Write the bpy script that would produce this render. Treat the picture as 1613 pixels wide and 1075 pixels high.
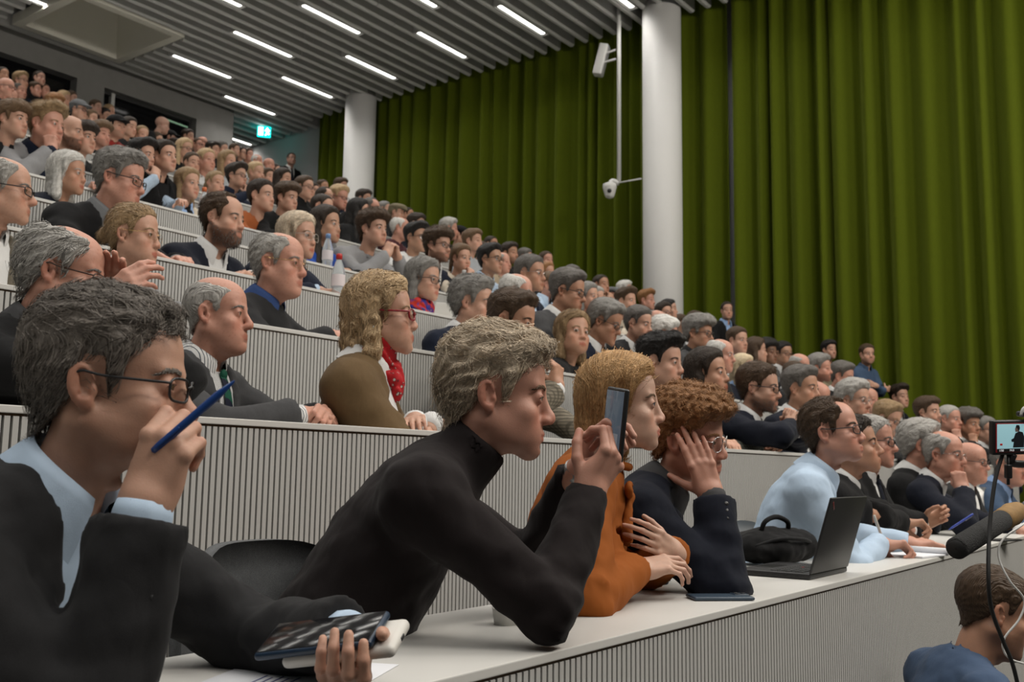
# Lecture hall full of people watching a talk; modelled from one photograph.
# x runs along the seat rows towards the green curtain, y runs up the raked rows, z is up; row-1 floor is z = 0, metres.
import bpy, bmesh, math, random, time
import numpy as np
from mathutils import Matrix, Vector
SC = bpy.context.scene
for _o in list(bpy.data.objects): bpy.data.objects.remove(_o, do_unlink=True)
COL = SC.collection

# ------------------------------------------------------------------ camera
IW, IH, FPX = 1613.0, 1075.0, 1568.0
YAW, PITCH, ROLL, CAMZ = 36.4, 7.4, 0.8, 1.035
def _cam_axes():
    y, p, r = math.radians(YAW), math.radians(PITCH), math.radians(ROLL)
    fw = np.array([math.cos(y)*math.cos(p), math.sin(y)*math.cos(p), math.sin(p)])
    rt = np.array([math.sin(y), -math.cos(y), 0]); up = np.cross(rt, fw)
    return rt*math.cos(r)+up*math.sin(r), -rt*math.sin(r)+up*math.cos(r), fw
C_RT, C_UP, C_FW = _cam_axes()
_cd = bpy.data.cameras.new('camera'); _cd.sensor_width = 36.0; _cd.lens = FPX/IW*36.0; _cd.clip_start = .05
CAM = bpy.data.objects.new('camera', _cd); COL.objects.link(CAM); SC.camera = CAM
_m = Matrix.Identity(4)
for _i in range(3): _m[_i][0], _m[_i][1], _m[_i][2] = C_RT[_i], C_UP[_i], -C_FW[_i]
_m[2][3] = CAMZ
CAM.matrix_world = _m
_cd.dof.use_dof = True; _cd.dof.focus_distance = 1.95; _cd.dof.aperture_fstop = 9.0

# ------------------------------------------------------------------ world, exposure, big lights
_w = bpy.data.worlds.new('world'); SC.world = _w; _w.use_nodes = True
_w.node_tree.nodes['Background'].inputs[0].default_value = (.9, .95, 1, 1)
_w.node_tree.nodes['Background'].inputs[1].default_value = .02
SC.view_settings.view_transform = 'Standard'; SC.view_settings.look = 'None'
SC.view_settings.exposure = -0.12; SC.view_settings.gamma = 1.0; SC.view_settings.use_curve_mapping = False
def area_light(name, loc, aim, energy, sx, sy, col=(1, 1, 1)):
    l = bpy.data.lights.new(name, 'AREA'); l.shape = 'RECTANGLE'; l.size, l.size_y = sx, sy; l.energy = energy; l.color = col
    o = bpy.data.objects.new(name, l); COL.objects.link(o); o.location = loc
    o.rotation_euler = (Vector(aim)-Vector(loc)).to_track_quat('-Z', 'Y').to_euler()
    return o
BAR_EMIT, BAR_W, BAR_SPREAD = 5.0, 9.0, 125.0
# the hall's stage floods hang under the ceiling in front of the seating
STAGE = [area_light('stage_flood', (x, -3.6, 6.6), (x*.9+.3, 5.0, 1.6), e, 2.2, 1.0, (1.0, .93, .84)) for x, e in ((2.0, 190), (6.5, 250), (10.5, 230))]
# ------------------------------------------------------------------ implicit-surface modelling kit
F32 = np.float32
def V(*a): return np.array(a, dtype=np.float64)
def nrm(v):
    v = np.asarray(v, float); return v/max(1e-9, np.linalg.norm(v))
def ell(p, c, r):
    q = p-np.array(c, F32); r = np.array(r, F32)
    k0 = np.sqrt(((q/r)**2).sum(1)); k1 = np.sqrt(((q/(r*r))**2).sum(1))+1e-9
    return k0*(k0-1)/k1
def sph(p, c, r):
    return np.sqrt(((p-np.array(c, F32))**2).sum(1))-r
def cone(p, a, b, r1, r2):
    a = np.array(a, F32); b = np.array(b, F32); ba = b-a; pa = p-a
    h = np.clip((pa@ba)/max(1e-9, float(ba@ba)), 0, 1)
    return np.sqrt(((pa-h[:, None]*ba)**2).sum(1))-(r1+(r2-r1)*h)
def smin(a, b, k):
    h = np.maximum(k-np.abs(a-b), 0)/k
    return np.minimum(a, b)-h*h*k*0.25
def smax(a, b, k): return -smin(-a, -b, k)
def sstep(a, b, x):
    t = np.clip((x-a)/(b-a), 0, 1); return t*t*(3-2*t)
def wob(p, f, s=0.0):
    """cheap smooth 3-D noise in about -1..1, f cycles per metre"""
    q = p*(6.2832*f)
    a = np.sin(q[:, 0]*1.0+1.7*np.sin(q[:, 1]*.6+s)+s*3.1)
    b = np.sin(q[:, 1]*1.13+1.5*np.sin(q[:, 2]*.7+s*1.3)+s*1.7)
    c = np.sin(q[:, 2]*.93+1.6*np.sin(q[:, 0]*.65+s*.7)+s*2.3)
    return (a+b+c)/3
EDG = [(0,1),(2,3),(4,5),(6,7),(0,2),(1,3),(4,6),(5,7),(0,4),(1,5),(2,6),(3,7)]
def polygonise(f, lo, hi, h):
    """surface nets over an implicit function, evaluated only in blocks near the surface"""
    lo = np.array(lo, float); hi = np.array(hi, float); B = 8
    nb = np.ceil((hi-lo)/(h*B)).astype(int); n = nb*B
    ci = np.stack(np.meshgrid(*[np.arange(k) for k in nb], indexing='ij'), -1).reshape(-1, 3)
    cd = f((lo+(ci*B+(B-1)/2)*h).astype(F32))
    D = np.repeat(np.repeat(np.repeat(np.where(cd < 0, -1., 1.).astype(F32).reshape(nb), B, 0), B, 1), B, 2)
    act = ci[np.abs(cd) < B*h*1.05+.006]
    off = np.stack(np.meshgrid(*[np.arange(B)]*3, indexing='ij'), -1).reshape(-1, 3)
    for s in range(0, len(act), 400):
        idx = (act[s:s+400, None, :]*B+off[None]).reshape(-1, 3)
        D[idx[:, 0], idx[:, 1], idx[:, 2]] = f((lo+idx*h).astype(F32))
    D[0] = D[-1] = 1; D[:, 0] = D[:, -1] = 1; D[:, :, 0] = D[:, :, -1] = 1
    S = D < 0
    cnt = np.zeros(n-1, np.int8)
    for i in (0, 1):
        for j in (0, 1):
            for k in (0, 1):
                cnt += S[i:n[0]-1+i, j:n[1]-1+j, k:n[2]-1+k]
    cells = np.argwhere((cnt > 0) & (cnt < 8))
    M = len(cells)
    cor = np.array([[i, j, k] for i in (0, 1) for j in (0, 1) for k in (0, 1)])
    cv = np.stack([D[cells[:, 0]+c[0], cells[:, 1]+c[1], cells[:, 2]+c[2]] for c in cor], 1)
    acc = np.zeros((M, 3)); num = np.zeros(M)
    for a, b in [(0,1),(2,3),(4,5),(6,7),(0,2),(1,3),(4,6),(5,7),(0,4),(1,5),(2,6),(3,7)]:
        va, vb = cv[:, a], cv[:, b]; x = (va < 0) != (vb < 0)
        t = np.where(x, va/np.where(x, va-vb, 1), 0)
        acc += np.where(x[:, None], cor[a]+t[:, None]*(cor[b]-cor[a]), 0); num += x
    verts = lo+(cells+acc/num[:, None])*h
    idm = -np.ones(n, np.int32); idm[cells[:, 0], cells[:, 1], cells[:, 2]] = np.arange(M)
    quads = []
    for ax in range(3):
        sl0 = [slice(1, -1)]*3; sl1 = [slice(1, -1)]*3
        sl1[ax] = slice(2, None)
        e = np.argwhere(S[tuple(sl0)] != S[tuple(sl1)])+1
        if not len(e): continue
        ins = S[e[:, 0], e[:, 1], e[:, 2]]
        u, w = (ax+1) % 3, (ax+2) % 3
        q = []
        for du, dw in ((-1, -1), (0, -1), (0, 0), (-1, 0)):
            c = e.copy(); c[:, u] += du; c[:, w] += dw
            q.append(idm[c[:, 0], c[:, 1], c[:, 2]])
        q = np.stack(q, 1); q[~ins] = q[~ins][:, ::-1]
        quads.append(q[(q >= 0).all(1)])
    return verts, (np.concatenate(quads) if quads else np.zeros((0, 4), int))
class Geo:
    """vertices + quads (+ a colour per vertex); can be moved and joined"""
    def __init__(s, v, q, c=None): s.v = np.asarray(v, float); s.q = np.asarray(q, int); s.c = c
    def moved(s, M):
        M = np.asarray(M); v = s.v@M[:3, :3].T+M[:3, 3]
        q = s.q[:, ::-1] if np.linalg.det(M[:3, :3]) < 0 else s.q
        return Geo(v, q, s.c)
def join(gs):
    vs, qs, cs, o = [], [], [], 0
    for g in gs:
        vs.append(g.v); qs.append(g.q+o); o += len(g.v)
        cs.append(g.c if g.c is not None else np.ones((len(g.v), 3)))
    return Geo(np.concatenate(vs), np.concatenate(qs), np.concatenate(cs))
def to_mesh(name, g, smooth=True):
    me = bpy.data.meshes.new(name)
    nv, nq = len(g.v), len(g.q)
    me.vertices.add(nv); me.vertices.foreach_set('co', g.v.astype(F32).ravel())
    k = g.q.shape[1]
    me.loops.add(nq*k); me.loops.foreach_set('vertex_index', g.q.astype(np.int32).ravel())
    me.polygons.add(nq); me.polygons.foreach_set('loop_start', np.arange(0, nq*k, k, dtype=np.int32))
    me.polygons.foreach_set('use_smooth', np.full(nq, smooth))
    if g.c is not None:
        at = me.color_attributes.new('tint', 'FLOAT_COLOR', 'POINT')
        at.data.foreach_set('color', np.concatenate([g.c, np.ones((nv, 1))], 1).astype(F32).ravel())
    me.update(calc_edges=True); me.validate()
    return me
def rot(ax, deg):
    a = math.radians(deg); c, s = math.cos(a), math.sin(a)
    return {'x': np.array([[1, 0, 0], [0, c, -s], [0, s, c]]), 'y': np.array([[c, 0, s], [0, 1, 0], [-s, 0, c]]),
            'z': np.array([[c, -s, 0], [s, c, 0], [0, 0, 1]])}[ax]
def m4(Rm=None, t=(0, 0, 0), s=1.0):
    M = np.eye(4); M[:3, :3] = (np.eye(3) if Rm is None else Rm)*s; M[:3, 3] = t; return M
def tubes(P, rad, sides=4, col=None):
    """P: (n, k, 3) polylines, rad: (k,) or (n, k) -> tubes as quads (open ends tapered by rad)"""
    P = np.asarray(P, float); n, k, _ = P.shape
    rad = np.broadcast_to(np.asarray(rad, float), (n, k))
    T = np.gradient(P, axis=1); T /= np.linalg.norm(T, axis=2, keepdims=True)+1e-12
    ref = np.where(np.abs(T[:, :, 2:3]) < .9, np.array([0, 0, 1.]), np.array([1., 0, 0]))
    ref = np.broadcast_to(ref[:, k//2:k//2+1], T.shape)
    A = np.cross(T, ref); A /= np.linalg.norm(A, axis=2, keepdims=True)+1e-12
    Bv = np.cross(T, A)
    an = np.arange(sides)*2*np.pi/sides
    ring = P[:, :, None, :]+rad[:, :, None, None]*(np.cos(an)[None, None, :, None]*A[:, :, None]+np.sin(an)[None, None, :, None]*Bv[:, :, None])
    idx = np.arange(n*k*sides).reshape(n, k, sides)
    q = np.stack([idx[:, :-1], np.roll(idx, -1, 2)[:, :-1], np.roll(idx, -1, 2)[:, 1:], idx[:, 1:]], -1).reshape(-1, 4)
    c = None
    if col is not None: c = np.broadcast_to(np.asarray(col)[:, None, None, :], (n, k, sides, 3)).reshape(-1, 3)
    return Geo(ring.reshape(-1, 3), q, c)
def ribbons(P, Nn, rad, col):
    P = np.asarray(P, float); n, k, _ = P.shape
    T = np.gradient(P, axis=1); W = np.cross(T, Nn); W /= np.linalg.norm(W, axis=2, keepdims=True)+1e-12
    v = np.stack([P-W*rad[None, :, None], P+W*rad[None, :, None]], 2)
    i = np.arange(n*k*2).reshape(n, k, 2)
    q = np.stack([i[:, :-1, 0], i[:, :-1, 1], i[:, 1:, 1], i[:, 1:, 0]], -1).reshape(-1, 4)
    return Geo(v.reshape(-1, 3), q, np.broadcast_to(np.asarray(col)[:, None, None, :], (n, k, 2, 3)).reshape(-1, 3))
def tube1(pts, rad, sides=8, closed=False):
    P = np.asarray(pts, float)
    if closed: P = np.concatenate([P, P[:1]])
    r = np.broadcast_to(np.asarray(rad, float), (len(P),)).copy()
    if not closed:
        P = np.concatenate([P[:1]-(P[1]-P[0])*1e-3, P, P[-1:]+(P[-1]-P[-2])*1e-3]); r = np.concatenate([[1e-5], r, [1e-5]])
    return tubes(P[None], r[None], sides)
def smooth_path(pts, n=8):
    P = np.asarray(pts, float); out = []
    Q = np.concatenate([[2*P[0]-P[1]], P, [2*P[-1]-P[-2]]])
    for i in range(1, len(Q)-2):
        t = np.linspace(0, 1, n, endpoint=False)[:, None]
        a, b, c, d = Q[i-1], Q[i], Q[i+1], Q[i+2]
        out.append(.5*((2*b)+(-a+c)*t+(2*a-5*b+4*c-d)*t**2+(-a+3*b-3*c+d)*t**3))
    return np.concatenate(out+[P[-1:]])

# ------------------------------------------------------------------ heads (face towards -y, eye level z = 0)
def head_fn(w=1., l=1., jaw=1., chin=1., nose=1., fem=0., age=0., fat=0., brow=1., lip=1., hook=0., detail=True):
    def skull(p):
        p = p/np.array([w, l, 1], F32)
        d = ell(p, (0, .018, .035), (.0735, .094, .085))
        d = smin(d, ell(p, (0, -.035, .042), (.060, .045, .054)), .03)
        return d
    def f(p):
        p = (p/np.array([w, l, 1], F32)).astype(F32)
        q = p.copy(); q[:, 0] = np.abs(q[:, 0])
        d = ell(p, (0, .018, .035), (.0735, .094, .085))
        d = smin(d, ell(p, (0, -.035, .042), (.060, .045-.002*fem, .054)), .03)
        d = smin(d, ell(p, (0, -.028, -.045), (.058+.006*fat, .056, .066)), .03)
        d = smin(d, cone(q, (.052*jaw+.003*fat, .010, -.052), (.019*jaw, -.068, -.099), .019+.005*fat, .016), .026)
        d = smin(d, sph(p, (0, -.073-.004*chin, -.101-.003*chin), .0165-.001*fem), .02)
        d = smin(d, ell(q, (.041, -.056, -.032), (.023, .021, .020)), .022)
        d = smin(d, ell(q, (.034, -.040, -.066), (.024, .036, .034)), .02)
        if fat > 0: d = smin(d, ell(p, (0, -.028, -.108), (.045, .05, .022+.012*fat)), .03)
        d = smin(d, cone(q, (.009, -.0785, .020), (.040, -.067, .0215), .0085*brow*(1-.2*fem), .008), .014)
        d = smax(d, -ell(q, (.031, -.096, -.001), (.020, .017, .0125)), .013)
        # muzzle, lips
        pc = p.copy(); pc[:, 1] = pc[:, 1]-10*pc[:, 0]**2
        d = smin(d, ell(p, (0, -.069, -.070), (.033, .024, .026)), .022)
        d = smin(d, ell(pc, (0, -.0898, -.0662), (.0225, .0072+.0008*fem, .0048*lip)), .005)
        d = smin(d, ell(pc, (0, -.0886, -.0772), (.0195, .0076+.0008*fem, .0060*lip)), .005)
        d = smax(d, -(np.sqrt((pc[:, 1]+.0988)**2+(p[:, 2]+.0716)**2)-.0034+np.maximum(0, q[:, 0]-.022)*.6), .003)
        d = smax(d, -ell(p, (0, -.1000, -.0885), (.020, .0075, .005)), .010)
        # nose
        n = nose
        d = smin(d, cone(p, (0, -.079-.002*hook, .012), (0, -.0845-.0125*n-.003*hook, -.027), .0078, .0098*(1-.1*fem)), .015)
        d = smin(d, sph(p, (0, -.087-.0135*n, -.0355-.002*hook), .0112*(.7+.3*n)*(1-.1*fem)), .011)
        d = smin(d, ell(q, (.0125, -.0930-.002*n, -.0400), (.0078, .0105, .0080)), .007)
        d = smax(d, -ell(q, (.0066, -.097-.003*n, -.0485), (.0035, .006, .0035)), .004)
        # eyelids
        d = smin(d, sph(q, (.031, -.0735, 0), .0140), .005)
        d = smax(d, -ell(q, (.0312, -.0890, -.0008), (.0130, .0085, .0044-.0008*age)), .002)
        if age > 0:
            d = smax(d, -cone(q, (.0185, -.0985, -.040), (.030, -.090, -.068), .0028*age, .0020*age), .007)
            d = smax(d, -cone(q, (.021, -.0895, -.0185), (.040, -.080, -.021), .0022*age, .0015*age), .006)
            d = d+age*.0007*np.sin(p[:, 2]*620+8*q[:, 0])*sstep(.03, .045, p[:, 2])*sstep(.085, .065, p[:, 2])*sstep(-.03, -.06, p[:, 1])
        # ears
        e = q-np.array([.0720, .018, -.008], F32)
        a1 = .22; ex = e[:, 0]*math.cos(a1)-e[:, 1]*math.sin(a1); ey = e[:, 0]*math.sin(a1)+e[:, 1]*math.cos(a1)
        ey = ey+e[:, 2]*-.18
        E3 = np.stack([ex, ey, e[:, 2]], 1).astype(F32)
        ear = ell(E3, (.004, 0, 0), (.0080, .0175-.0015*fem, .0300-.003*fem))
        ear = smax(ear, -ell(E3, (.0100, -.0030, .002), (.0100, .0120, .0205)), .002)
        ear = smin(ear, cone(E3, (.0050, .0045, .016), (.0055, .0050, -.008), .0030, .0034), .003)
        ear = smin(ear, ell(E3, (.003, -.0135, -.005), (.006, .005, .007)), .004)
        ear = smin(ear, ell(E3, (.003, -.003, -.024), (.006, .008, .009)), .006)
        d = smin(d, ear, .006)
        # neck
        nk = 1-.13*fem+.10*fat
        d = smin(d, cone(p, (0, .014, -.055), (0, .054, -.185), .051*nk, .052*nk), .026)
        d = smin(d, cone(q, (.049, .026, -.055), (.014, .010, -.180), .011*nk, .010*nk), .022)
        if not fem: d = smin(d, sph(p, (0, -.024, -.138), .006), .022)
        d = smin(d, ell(p, (0, .062, -.205), (.058, .046, .030)), .03)
        return d
    return f, skull
def skin_tint(v, beard=0., fem=0., age=0., brow=None, eyes=False, tan=0., wl=(1, 1)):
    p = v/np.array([wl[0], wl[1], 1]); x = np.abs(p[:, 0]); y, z = p[:, 1], p[:, 2]
    c = np.ones((len(v), 3))
    def mul(m, rgb):
        nonlocal c
        c *= 1-m[:, None]*(1-np.array(rgb))
    front = sstep(-.055, -.08, y)
    lipm = sstep(.0250, .020, x)*sstep(1.15, .75, np.abs(z+.0718)/(.0112*(1-(np.minimum(x, .025)/.0262)**2)+.0012))*sstep(-.078, -.084, y-8*x*x)
    mul(lipm, (.86, .66, .63) if not fem else (.84, .50, .48))
    mul(np.exp(-((x-.042)**2+(z+.04)**2)/.0006)*front, (1.0, .84, .80))
    mul(np.exp(-(x**2+(z+.038)**2)/.00022)*sstep(-.09, -.1, y), (1.0, .87, .84))
    mul(sstep(.070, .080, x)*sstep(.05, .0, z)*sstep(-.06, -.03, z), (1.0, .84, .80))
    mul(np.exp(-((x-.031)**2/.00025+(z-.002)**2/.00012))*front, (.86, .74, .72))
    if beard:
        bz = np.interp(y, [-.12, -.085, -.06, -.03, 0, .02], [-.048, -.050, -.052, -.050, -.035, .0])
        bm = sstep(0.004, -.010, z-bz)*sstep(.035, .005, y)*sstep(-.148, -.125, z)*(1-lipm)
        bm = bm*(1-np.exp(-(x**2/.0002+(z+.0718)**2/.00010))*.5)
        mul(bm*beard, (.30, .25, .22))
    if brow is not None:
        zb = .0195+.010*np.minimum(x, .035)/.035-.35*np.maximum(0, x-.035)
        mul(sstep(.0062, .003, np.abs(z-zb))*sstep(.008, .013, x)*sstep(.056, .048, x)*sstep(-.045, -.06, y), brow)
    if eyes:
        mul(sstep(.0060, .003, np.abs(z-.000))*sstep(.0145, .011, np.abs(x-.0315))*sstep(-.05, -.07, y), (.22, .18, .17))
    mul(np.clip(.5+.5*wob(v.astype(F32), 28, 2.), 0, 1)*.10, (1, .86, .84))
    if age: mul(np.clip(wob(v.astype(F32), 75, 5.)-.35, 0, 1)*age*.9, (.75, .55, .48))
    return c
_HC = {}
def head_geo(key, h, **kw):
    k = (key, h)
    if k not in _HC:
        f, sk = head_fn(**key_params(key))
        v, q = polygonise(f, (-.105, -.140, -.262), (.105, .145, .14), h)
        _HC[k] = (v, q)
    v, q = _HC[k]
    P = key_params(key)
    return Geo(v, q, skin_tint(v, fem=P.get('fem', 0), age=P.get('age', 0), wl=(P.get('w', 1), P.get('l', 1)), **kw))
HEADS = {
 'm1': dict(), 'm2': dict(w=.97, l=1.03, jaw=1.05, nose=1.15, brow=1.1), 'm3': dict(w=1.03, jaw=1.08, fat=.25, nose=1.0),
 'm4': dict(w=.95, l=1.02, chin=1.5, nose=1.1, jaw=.95), 'm5': dict(w=.98, nose=.85, jaw=.92, chin=.8, brow=.8),
 'o1': dict(age=1., fat=.35, nose=1.25, hook=1, brow=1.1), 'o2': dict(age=.9, w=1.03, fat=.5, nose=1.2), 'o3': dict(age=.8, w=.96, l=1.03, nose=1.3, jaw=.98),
 'f1': dict(fem=1, w=.95, l=.97, jaw=.86, nose=.8, brow=.6, chin=.8, lip=1.15), 'f2': dict(fem=1, w=.94, l=.98, jaw=.90, nose=.95, brow=.6, lip=1.1, chin=1.1),
 'f3': dict(fem=1, w=.96, l=.98, jaw=.90, nose=.95, age=.6, brow=.7, lip=.9), }
def key_params(k): return HEADS[k]

# ------------------------------------------------------------------ hair
def hair_fn(head, style, seed=0):
    P = key_params(head); w, l = P.get('w', 1), P.get('l', 1)
    tt, ts, fh, rec, nape, quiff = .020, .009, .078, 0, -.075, 0.
    amp, fr = .0030, 45
    st = style
    if st == 'crop': tt, ts = .010, .005; amp = .0015
    elif st == 'short': pass
    elif st == 'side': tt, ts, quiff, amp = .026, .011, .010, .0035
    elif st == 'quiff': tt, ts, quiff, amp = .028, .008, .022, .005
    elif st == 'tousled': tt, ts, quiff, amp, fr, fh = .023, .010, .010, .0045, 34, .074
    elif st == 'wavy': tt, ts, quiff, amp, fr, fh = .022, .009, .007, .0072, 26, .070
    elif st == 'curly': tt, ts, quiff, amp, fr, fh = .034, .014, .012, .0075, 36, .064
    elif st == 'afro': tt, ts, amp, fr, fh = .042, .034, .004, 55, .066
    elif st == 'fringe': tt, ts, quiff, amp, fh, fr = .026, .018, .012, .005, .048, 40
    elif st == 'receding': tt, ts, rec, amp = .014, .009, 1, .003
    elif st == 'ring': tt, ts, rec, amp = .016, .013, 2, .0045
    elif st == 'thinring': tt, ts, rec, amp = .0045, .0045, 2, .0012
    elif st == 'fullgrey': tt, ts, quiff, amp, fr = .030, .020, .006, .006, 36
    elif st in ('bob', 'long', 'longb', 'wavybob', 'tied', 'pony', 'silver'): tt, ts, fh, amp = .024, .018, .078, .003
    elif st in ('cap', 'flatcap'): tt, ts, amp = .012, .010, .002
    if st == 'tied': tt, ts = .012, .008
    sc = np.array([w, l, 1], F32)
    def f(p):
        p = (p/sc).astype(F32); q = p.copy(); q[:, 0] = np.abs(q[:, 0]); x, y, z = q[:, 0], q[:, 1], q[:, 2]
        base = ell(p, (0, .018, .035), (.0735, .094, .085))
        base = smin(base, ell(p, (0, -.035, .042), (.060, .045, .054)), .03)
        base = smin(base, cone(p, (0, .022, -.055), (0, .05, -.15), .056, .058), .03)
        t = ts+(tt-ts)*sstep(.015, .095, z)+quiff*sstep(-.01, -.07, y)*sstep(.05, .085, z)
        if st in ('curly', 'afro', 'tousled'): g = wob(p, fr, seed)*amp+wob(p, fr*1.9, seed+2)*amp*.5
        else:
            ang = np.arctan2(p[:, 0]-.012, z+.02)
            g = amp*(.55*np.sin(ang*26+6*y/.1+2.2*wob(p, 14, seed))+.45*wob(p, fr, seed))
        xl = np.maximum(0, x-.030)
        zl = np.interp(y+xl*.25, [-.10, -.066, -.045, -.026, -.016, -.004, .004, .030, .040, .09],
                       [fh, fh-.002, fh-.022, .034, -.008, -.016, .030, .030, -.02, nape]).astype(F32)
        zl = zl+.0045*wob(p, 33, seed+3.)+.003*wob(p, 70, seed)
        edge = .25+.75*sstep(.0, .030+.5*tt, z-zl) if st not in ('fringe', 'curly', 'afro', 'tousled') else .6+.4*sstep(0, .03, z-zl)
        d = smax(base-(t-g)*edge, (zl-z)*.75, .006)
        if rec == 1: d = smax(d, -np.minimum(ell(q, (.036, -.078, .105), (.030, .052, .055)), ell(p, (0, -.085, .09), (.05, .040, .030))), .008)
        if rec == 2: d = smax(d, -ell(p, (0, -.030, .125), (.066, .118, .082)), .008)
        if st in ('bob', 'wavybob', 'silver'):
            zb = {'bob': -.115, 'wavybob': -.125, 'silver': -.135}[st]; a = .012 if st == 'wavybob' else .004
            gg = wob(p, 22, seed)*a+g*.6
            s = cone(q, (.062, .022, .045), (.066, .022, zb), .026, .028)
            s = smin(s, cone(p, (0, .065, .03), (0, .070, zb+.01), .064, .055), .03)
            s = smax(s+gg, -ell(p, (0, -.075, -.06), (.070, .085, .16)), .012)
            d = smin(d, s, .012)
        if st in ('long', 'longb'):
            zb = -.30
            s = cone(q, (.062, .024, .045), (.078, .020, zb), .026, .030)
            s = smin(s, cone(p, (0, .070, .03), (0, .085, zb), .062, .060), .03)
            s = smax(s+wob(p, 16, seed)*.005+g*.5, -ell(p, (0, -.080, -.09), (.070, .088, .26)), .012)
            d = smin(d, s, .012)
        if st == 'tied': d = smin(d, ell(p, (0, .125, .0), (.030, .030, .032))+g, .015)
        if st == 'pony': d = smin(d, cone(p, (0, .118, .02), (0, .135, -.14), .024, .014)+g, .015)
        if st == 'long' or st == 'bob':   # centre-ish parting
            d = d+.006*np.exp(-((p[:, 0]-.012)/.006)**2)*sstep(.05, .09, z)
        if st == 'cap':
            d = np.minimum(d, smax(base-.020, -(z-.048-.10*y), .006))
            br = ell(p, (0, -.115, .050), (.062, .062, .010)); d = smin(d, br, .008)
        if st == 'flatcap':
            d = np.minimum(d, smax(ell(p, (0, -.005, .075), (.095, .125, .050)), -(z-.050-.06*y), .006))
            d = smin(d, ell(p, (0, -.105, .052), (.06, .04, .010)), .01)
        return d
    return f
COMB = {'wavy': (.35, -.75, .05), 'short': (.35, -.5, .1), 'crop': (.2, -.5, 0), 'side': (.9, -.1, .0), 'quiff': (.4, .5, .3), 'tousled': (.5, -.4, .1), 'curly': (.2, -.2, .2), 'fringe': (.2, -1, -.2),
        'receding': (.3, .6, .1), 'ring': (.1, .7, -.3), 'thinring': (.1, .6, -.4), 'fullgrey': (.5, .6, .1), 'bob': (1, .1, -.3), 'wavybob': (.8, .3, -.2),
        'long': (1, .1, -.3), 'longb': (1, .2, -.3), 'tied': (.1, 1, 0), 'pony': (.1, 1, 0), 'silver': (1, .2, -.4)}
_HR = {}
def hair_geo(head, style, h, seed=0, strands=0, length=.035, lift=.35, wid=.0007, frizz=.0):
    k = (head, style, h, seed, strands)
    if k in _HR: return _HR[k]
    f = hair_fn(head, style, seed)
    lo = {'long': -.36, 'longb': -.36, 'pony': -.2}.get(style, -.19)
    v, q = polygonise(f, (-.135, -.19, lo), (.135, .19, .185), h)
    g = Geo(v, q, None)
    rng = np.random.default_rng(seed+7)
    g.c = np.clip(np.ones((len(v), 3))*(1+.18*wob(v.astype(F32), 60, seed))[:, None], .5, 1.3)
    if strands and style in COMB:
        e = .0015
        def grad(p):
            p = p.astype(F32)
            return np.stack([f(p+np.array(o, F32))-f(p-np.array(o, F32)) for o in ((e, 0, 0), (0, e, 0), (0, 0, e))], 1)/(2*e)
        r = v[rng.integers(0, len(v), strands)]
        cv = np.array(COMB[style])
        par = rng.normal(0, 1, (strands, 3))
        pts = [r]; p = r.copy(); nrs = []
        steps = 5; L = length*(.6+.8*rng.random(strands))[:, None]
        long_ = style in ('bob', 'long', 'longb', 'wavybob', 'silver')
        for i in range(steps):
            n = grad(p); n /= np.linalg.norm(n, axis=1, keepdims=True)+1e-9
            nrs.append(n); top = sstep(.02, .075, p[:, 2])[:, None]
            sx = np.where(p[:, :1] > .012, 1, -1)*cv[0]
            side = np.array([0, .55, -1.0]) if not long_ else np.array([0, .08, -1.0])
            d = top*np.concatenate([sx, np.full_like(sx, cv[1]), np.full_like(sx, cv[2])], 1)+(1-top)*side+par*((.07 if long_ else .20)+frizz)
            if frizz: d += frizz*np.stack([wob(p.astype(F32), 35, s) for s in (1., 4., 9.)], 1)*2
            d -= n*(d*n).sum(1, keepdims=True)
            d /= np.linalg.norm(d, axis=1, keepdims=True)+1e-9
            p = p+d*L/steps+n*(lift*L/steps*(.15+.85*i/steps)*(.3+1.0*rng.random((strands, 1))))
            fp_ = f(p.astype(F32)); ml = .0015+lift*length*.6*(i+1)/steps
            p = p-n*(np.clip(fp_, -1, 0)*.9+np.clip(fp_-ml, 0, .02))[:, None]
            pts.append(p)
        nrs.append(nrs[-1]); nr = np.stack(nrs, 1)+rng.normal(0, .35, (strands, 1, 3))
        T = ribbons(np.stack(pts, 1), nr, np.linspace(1, .2, steps+1)*wid*1.25, np.clip(rng.normal(1, .20, (strands, 1)), .45, 1.7)*np.ones((1, 3)))
        g = join([g, T])
    _HR[k] = g
    return g
def beard_geo(head, h, full=1., seed=0, strands=500, moust=True):
    f, _ = head_fn(**key_params(head)); rng = np.random.default_rng(seed)
    v, q = polygonise(f, (-.1, -.14, -.16), (.1, .05, .0), .006)
    x, y, z = np.abs(v[:, 0]), v[:, 1], v[:, 2]
    bz = np.interp(y, [-.12, -.09, -.06, -.03, 0, .02], [-.052, -.056, -.066, -.058, -.03, .0])
    ok = (z < bz) & (y < .012) & (z > -.135) & (y > -.13)
    ok &= ~((x < .024) & (np.abs(z+.0715) < .0095))
    if not moust: ok &= ~((z > -.066) & (x < .03))
    ok &= ~((z < -.118) & (y > -.04))
    idx = np.where(ok)[0]
    if not len(idx): return None
    r = v[rng.choice(idx, strands)]
    n = r-np.array([0, -.02, -.05]); n /= np.linalg.norm(n, axis=1, keepdims=True)
    d = n*.45+np.array([0, -.15, -1.])*.8+rng.normal(0, .25, r.shape)
    d /= np.linalg.norm(d, axis=1, keepdims=True)
    L = (.006+.010*full*rng.random((strands, 1)))
    P = np.stack([r-n*.002, r+d*L*.5+n*.0015, r+d*L], 1)
    return tubes(P, np.array([1, .8, .2])*.0011, 3, np.clip(rng.normal(1, .2, (strands, 1)), .5, 1.6)*np.ones((1, 3)))
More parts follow.
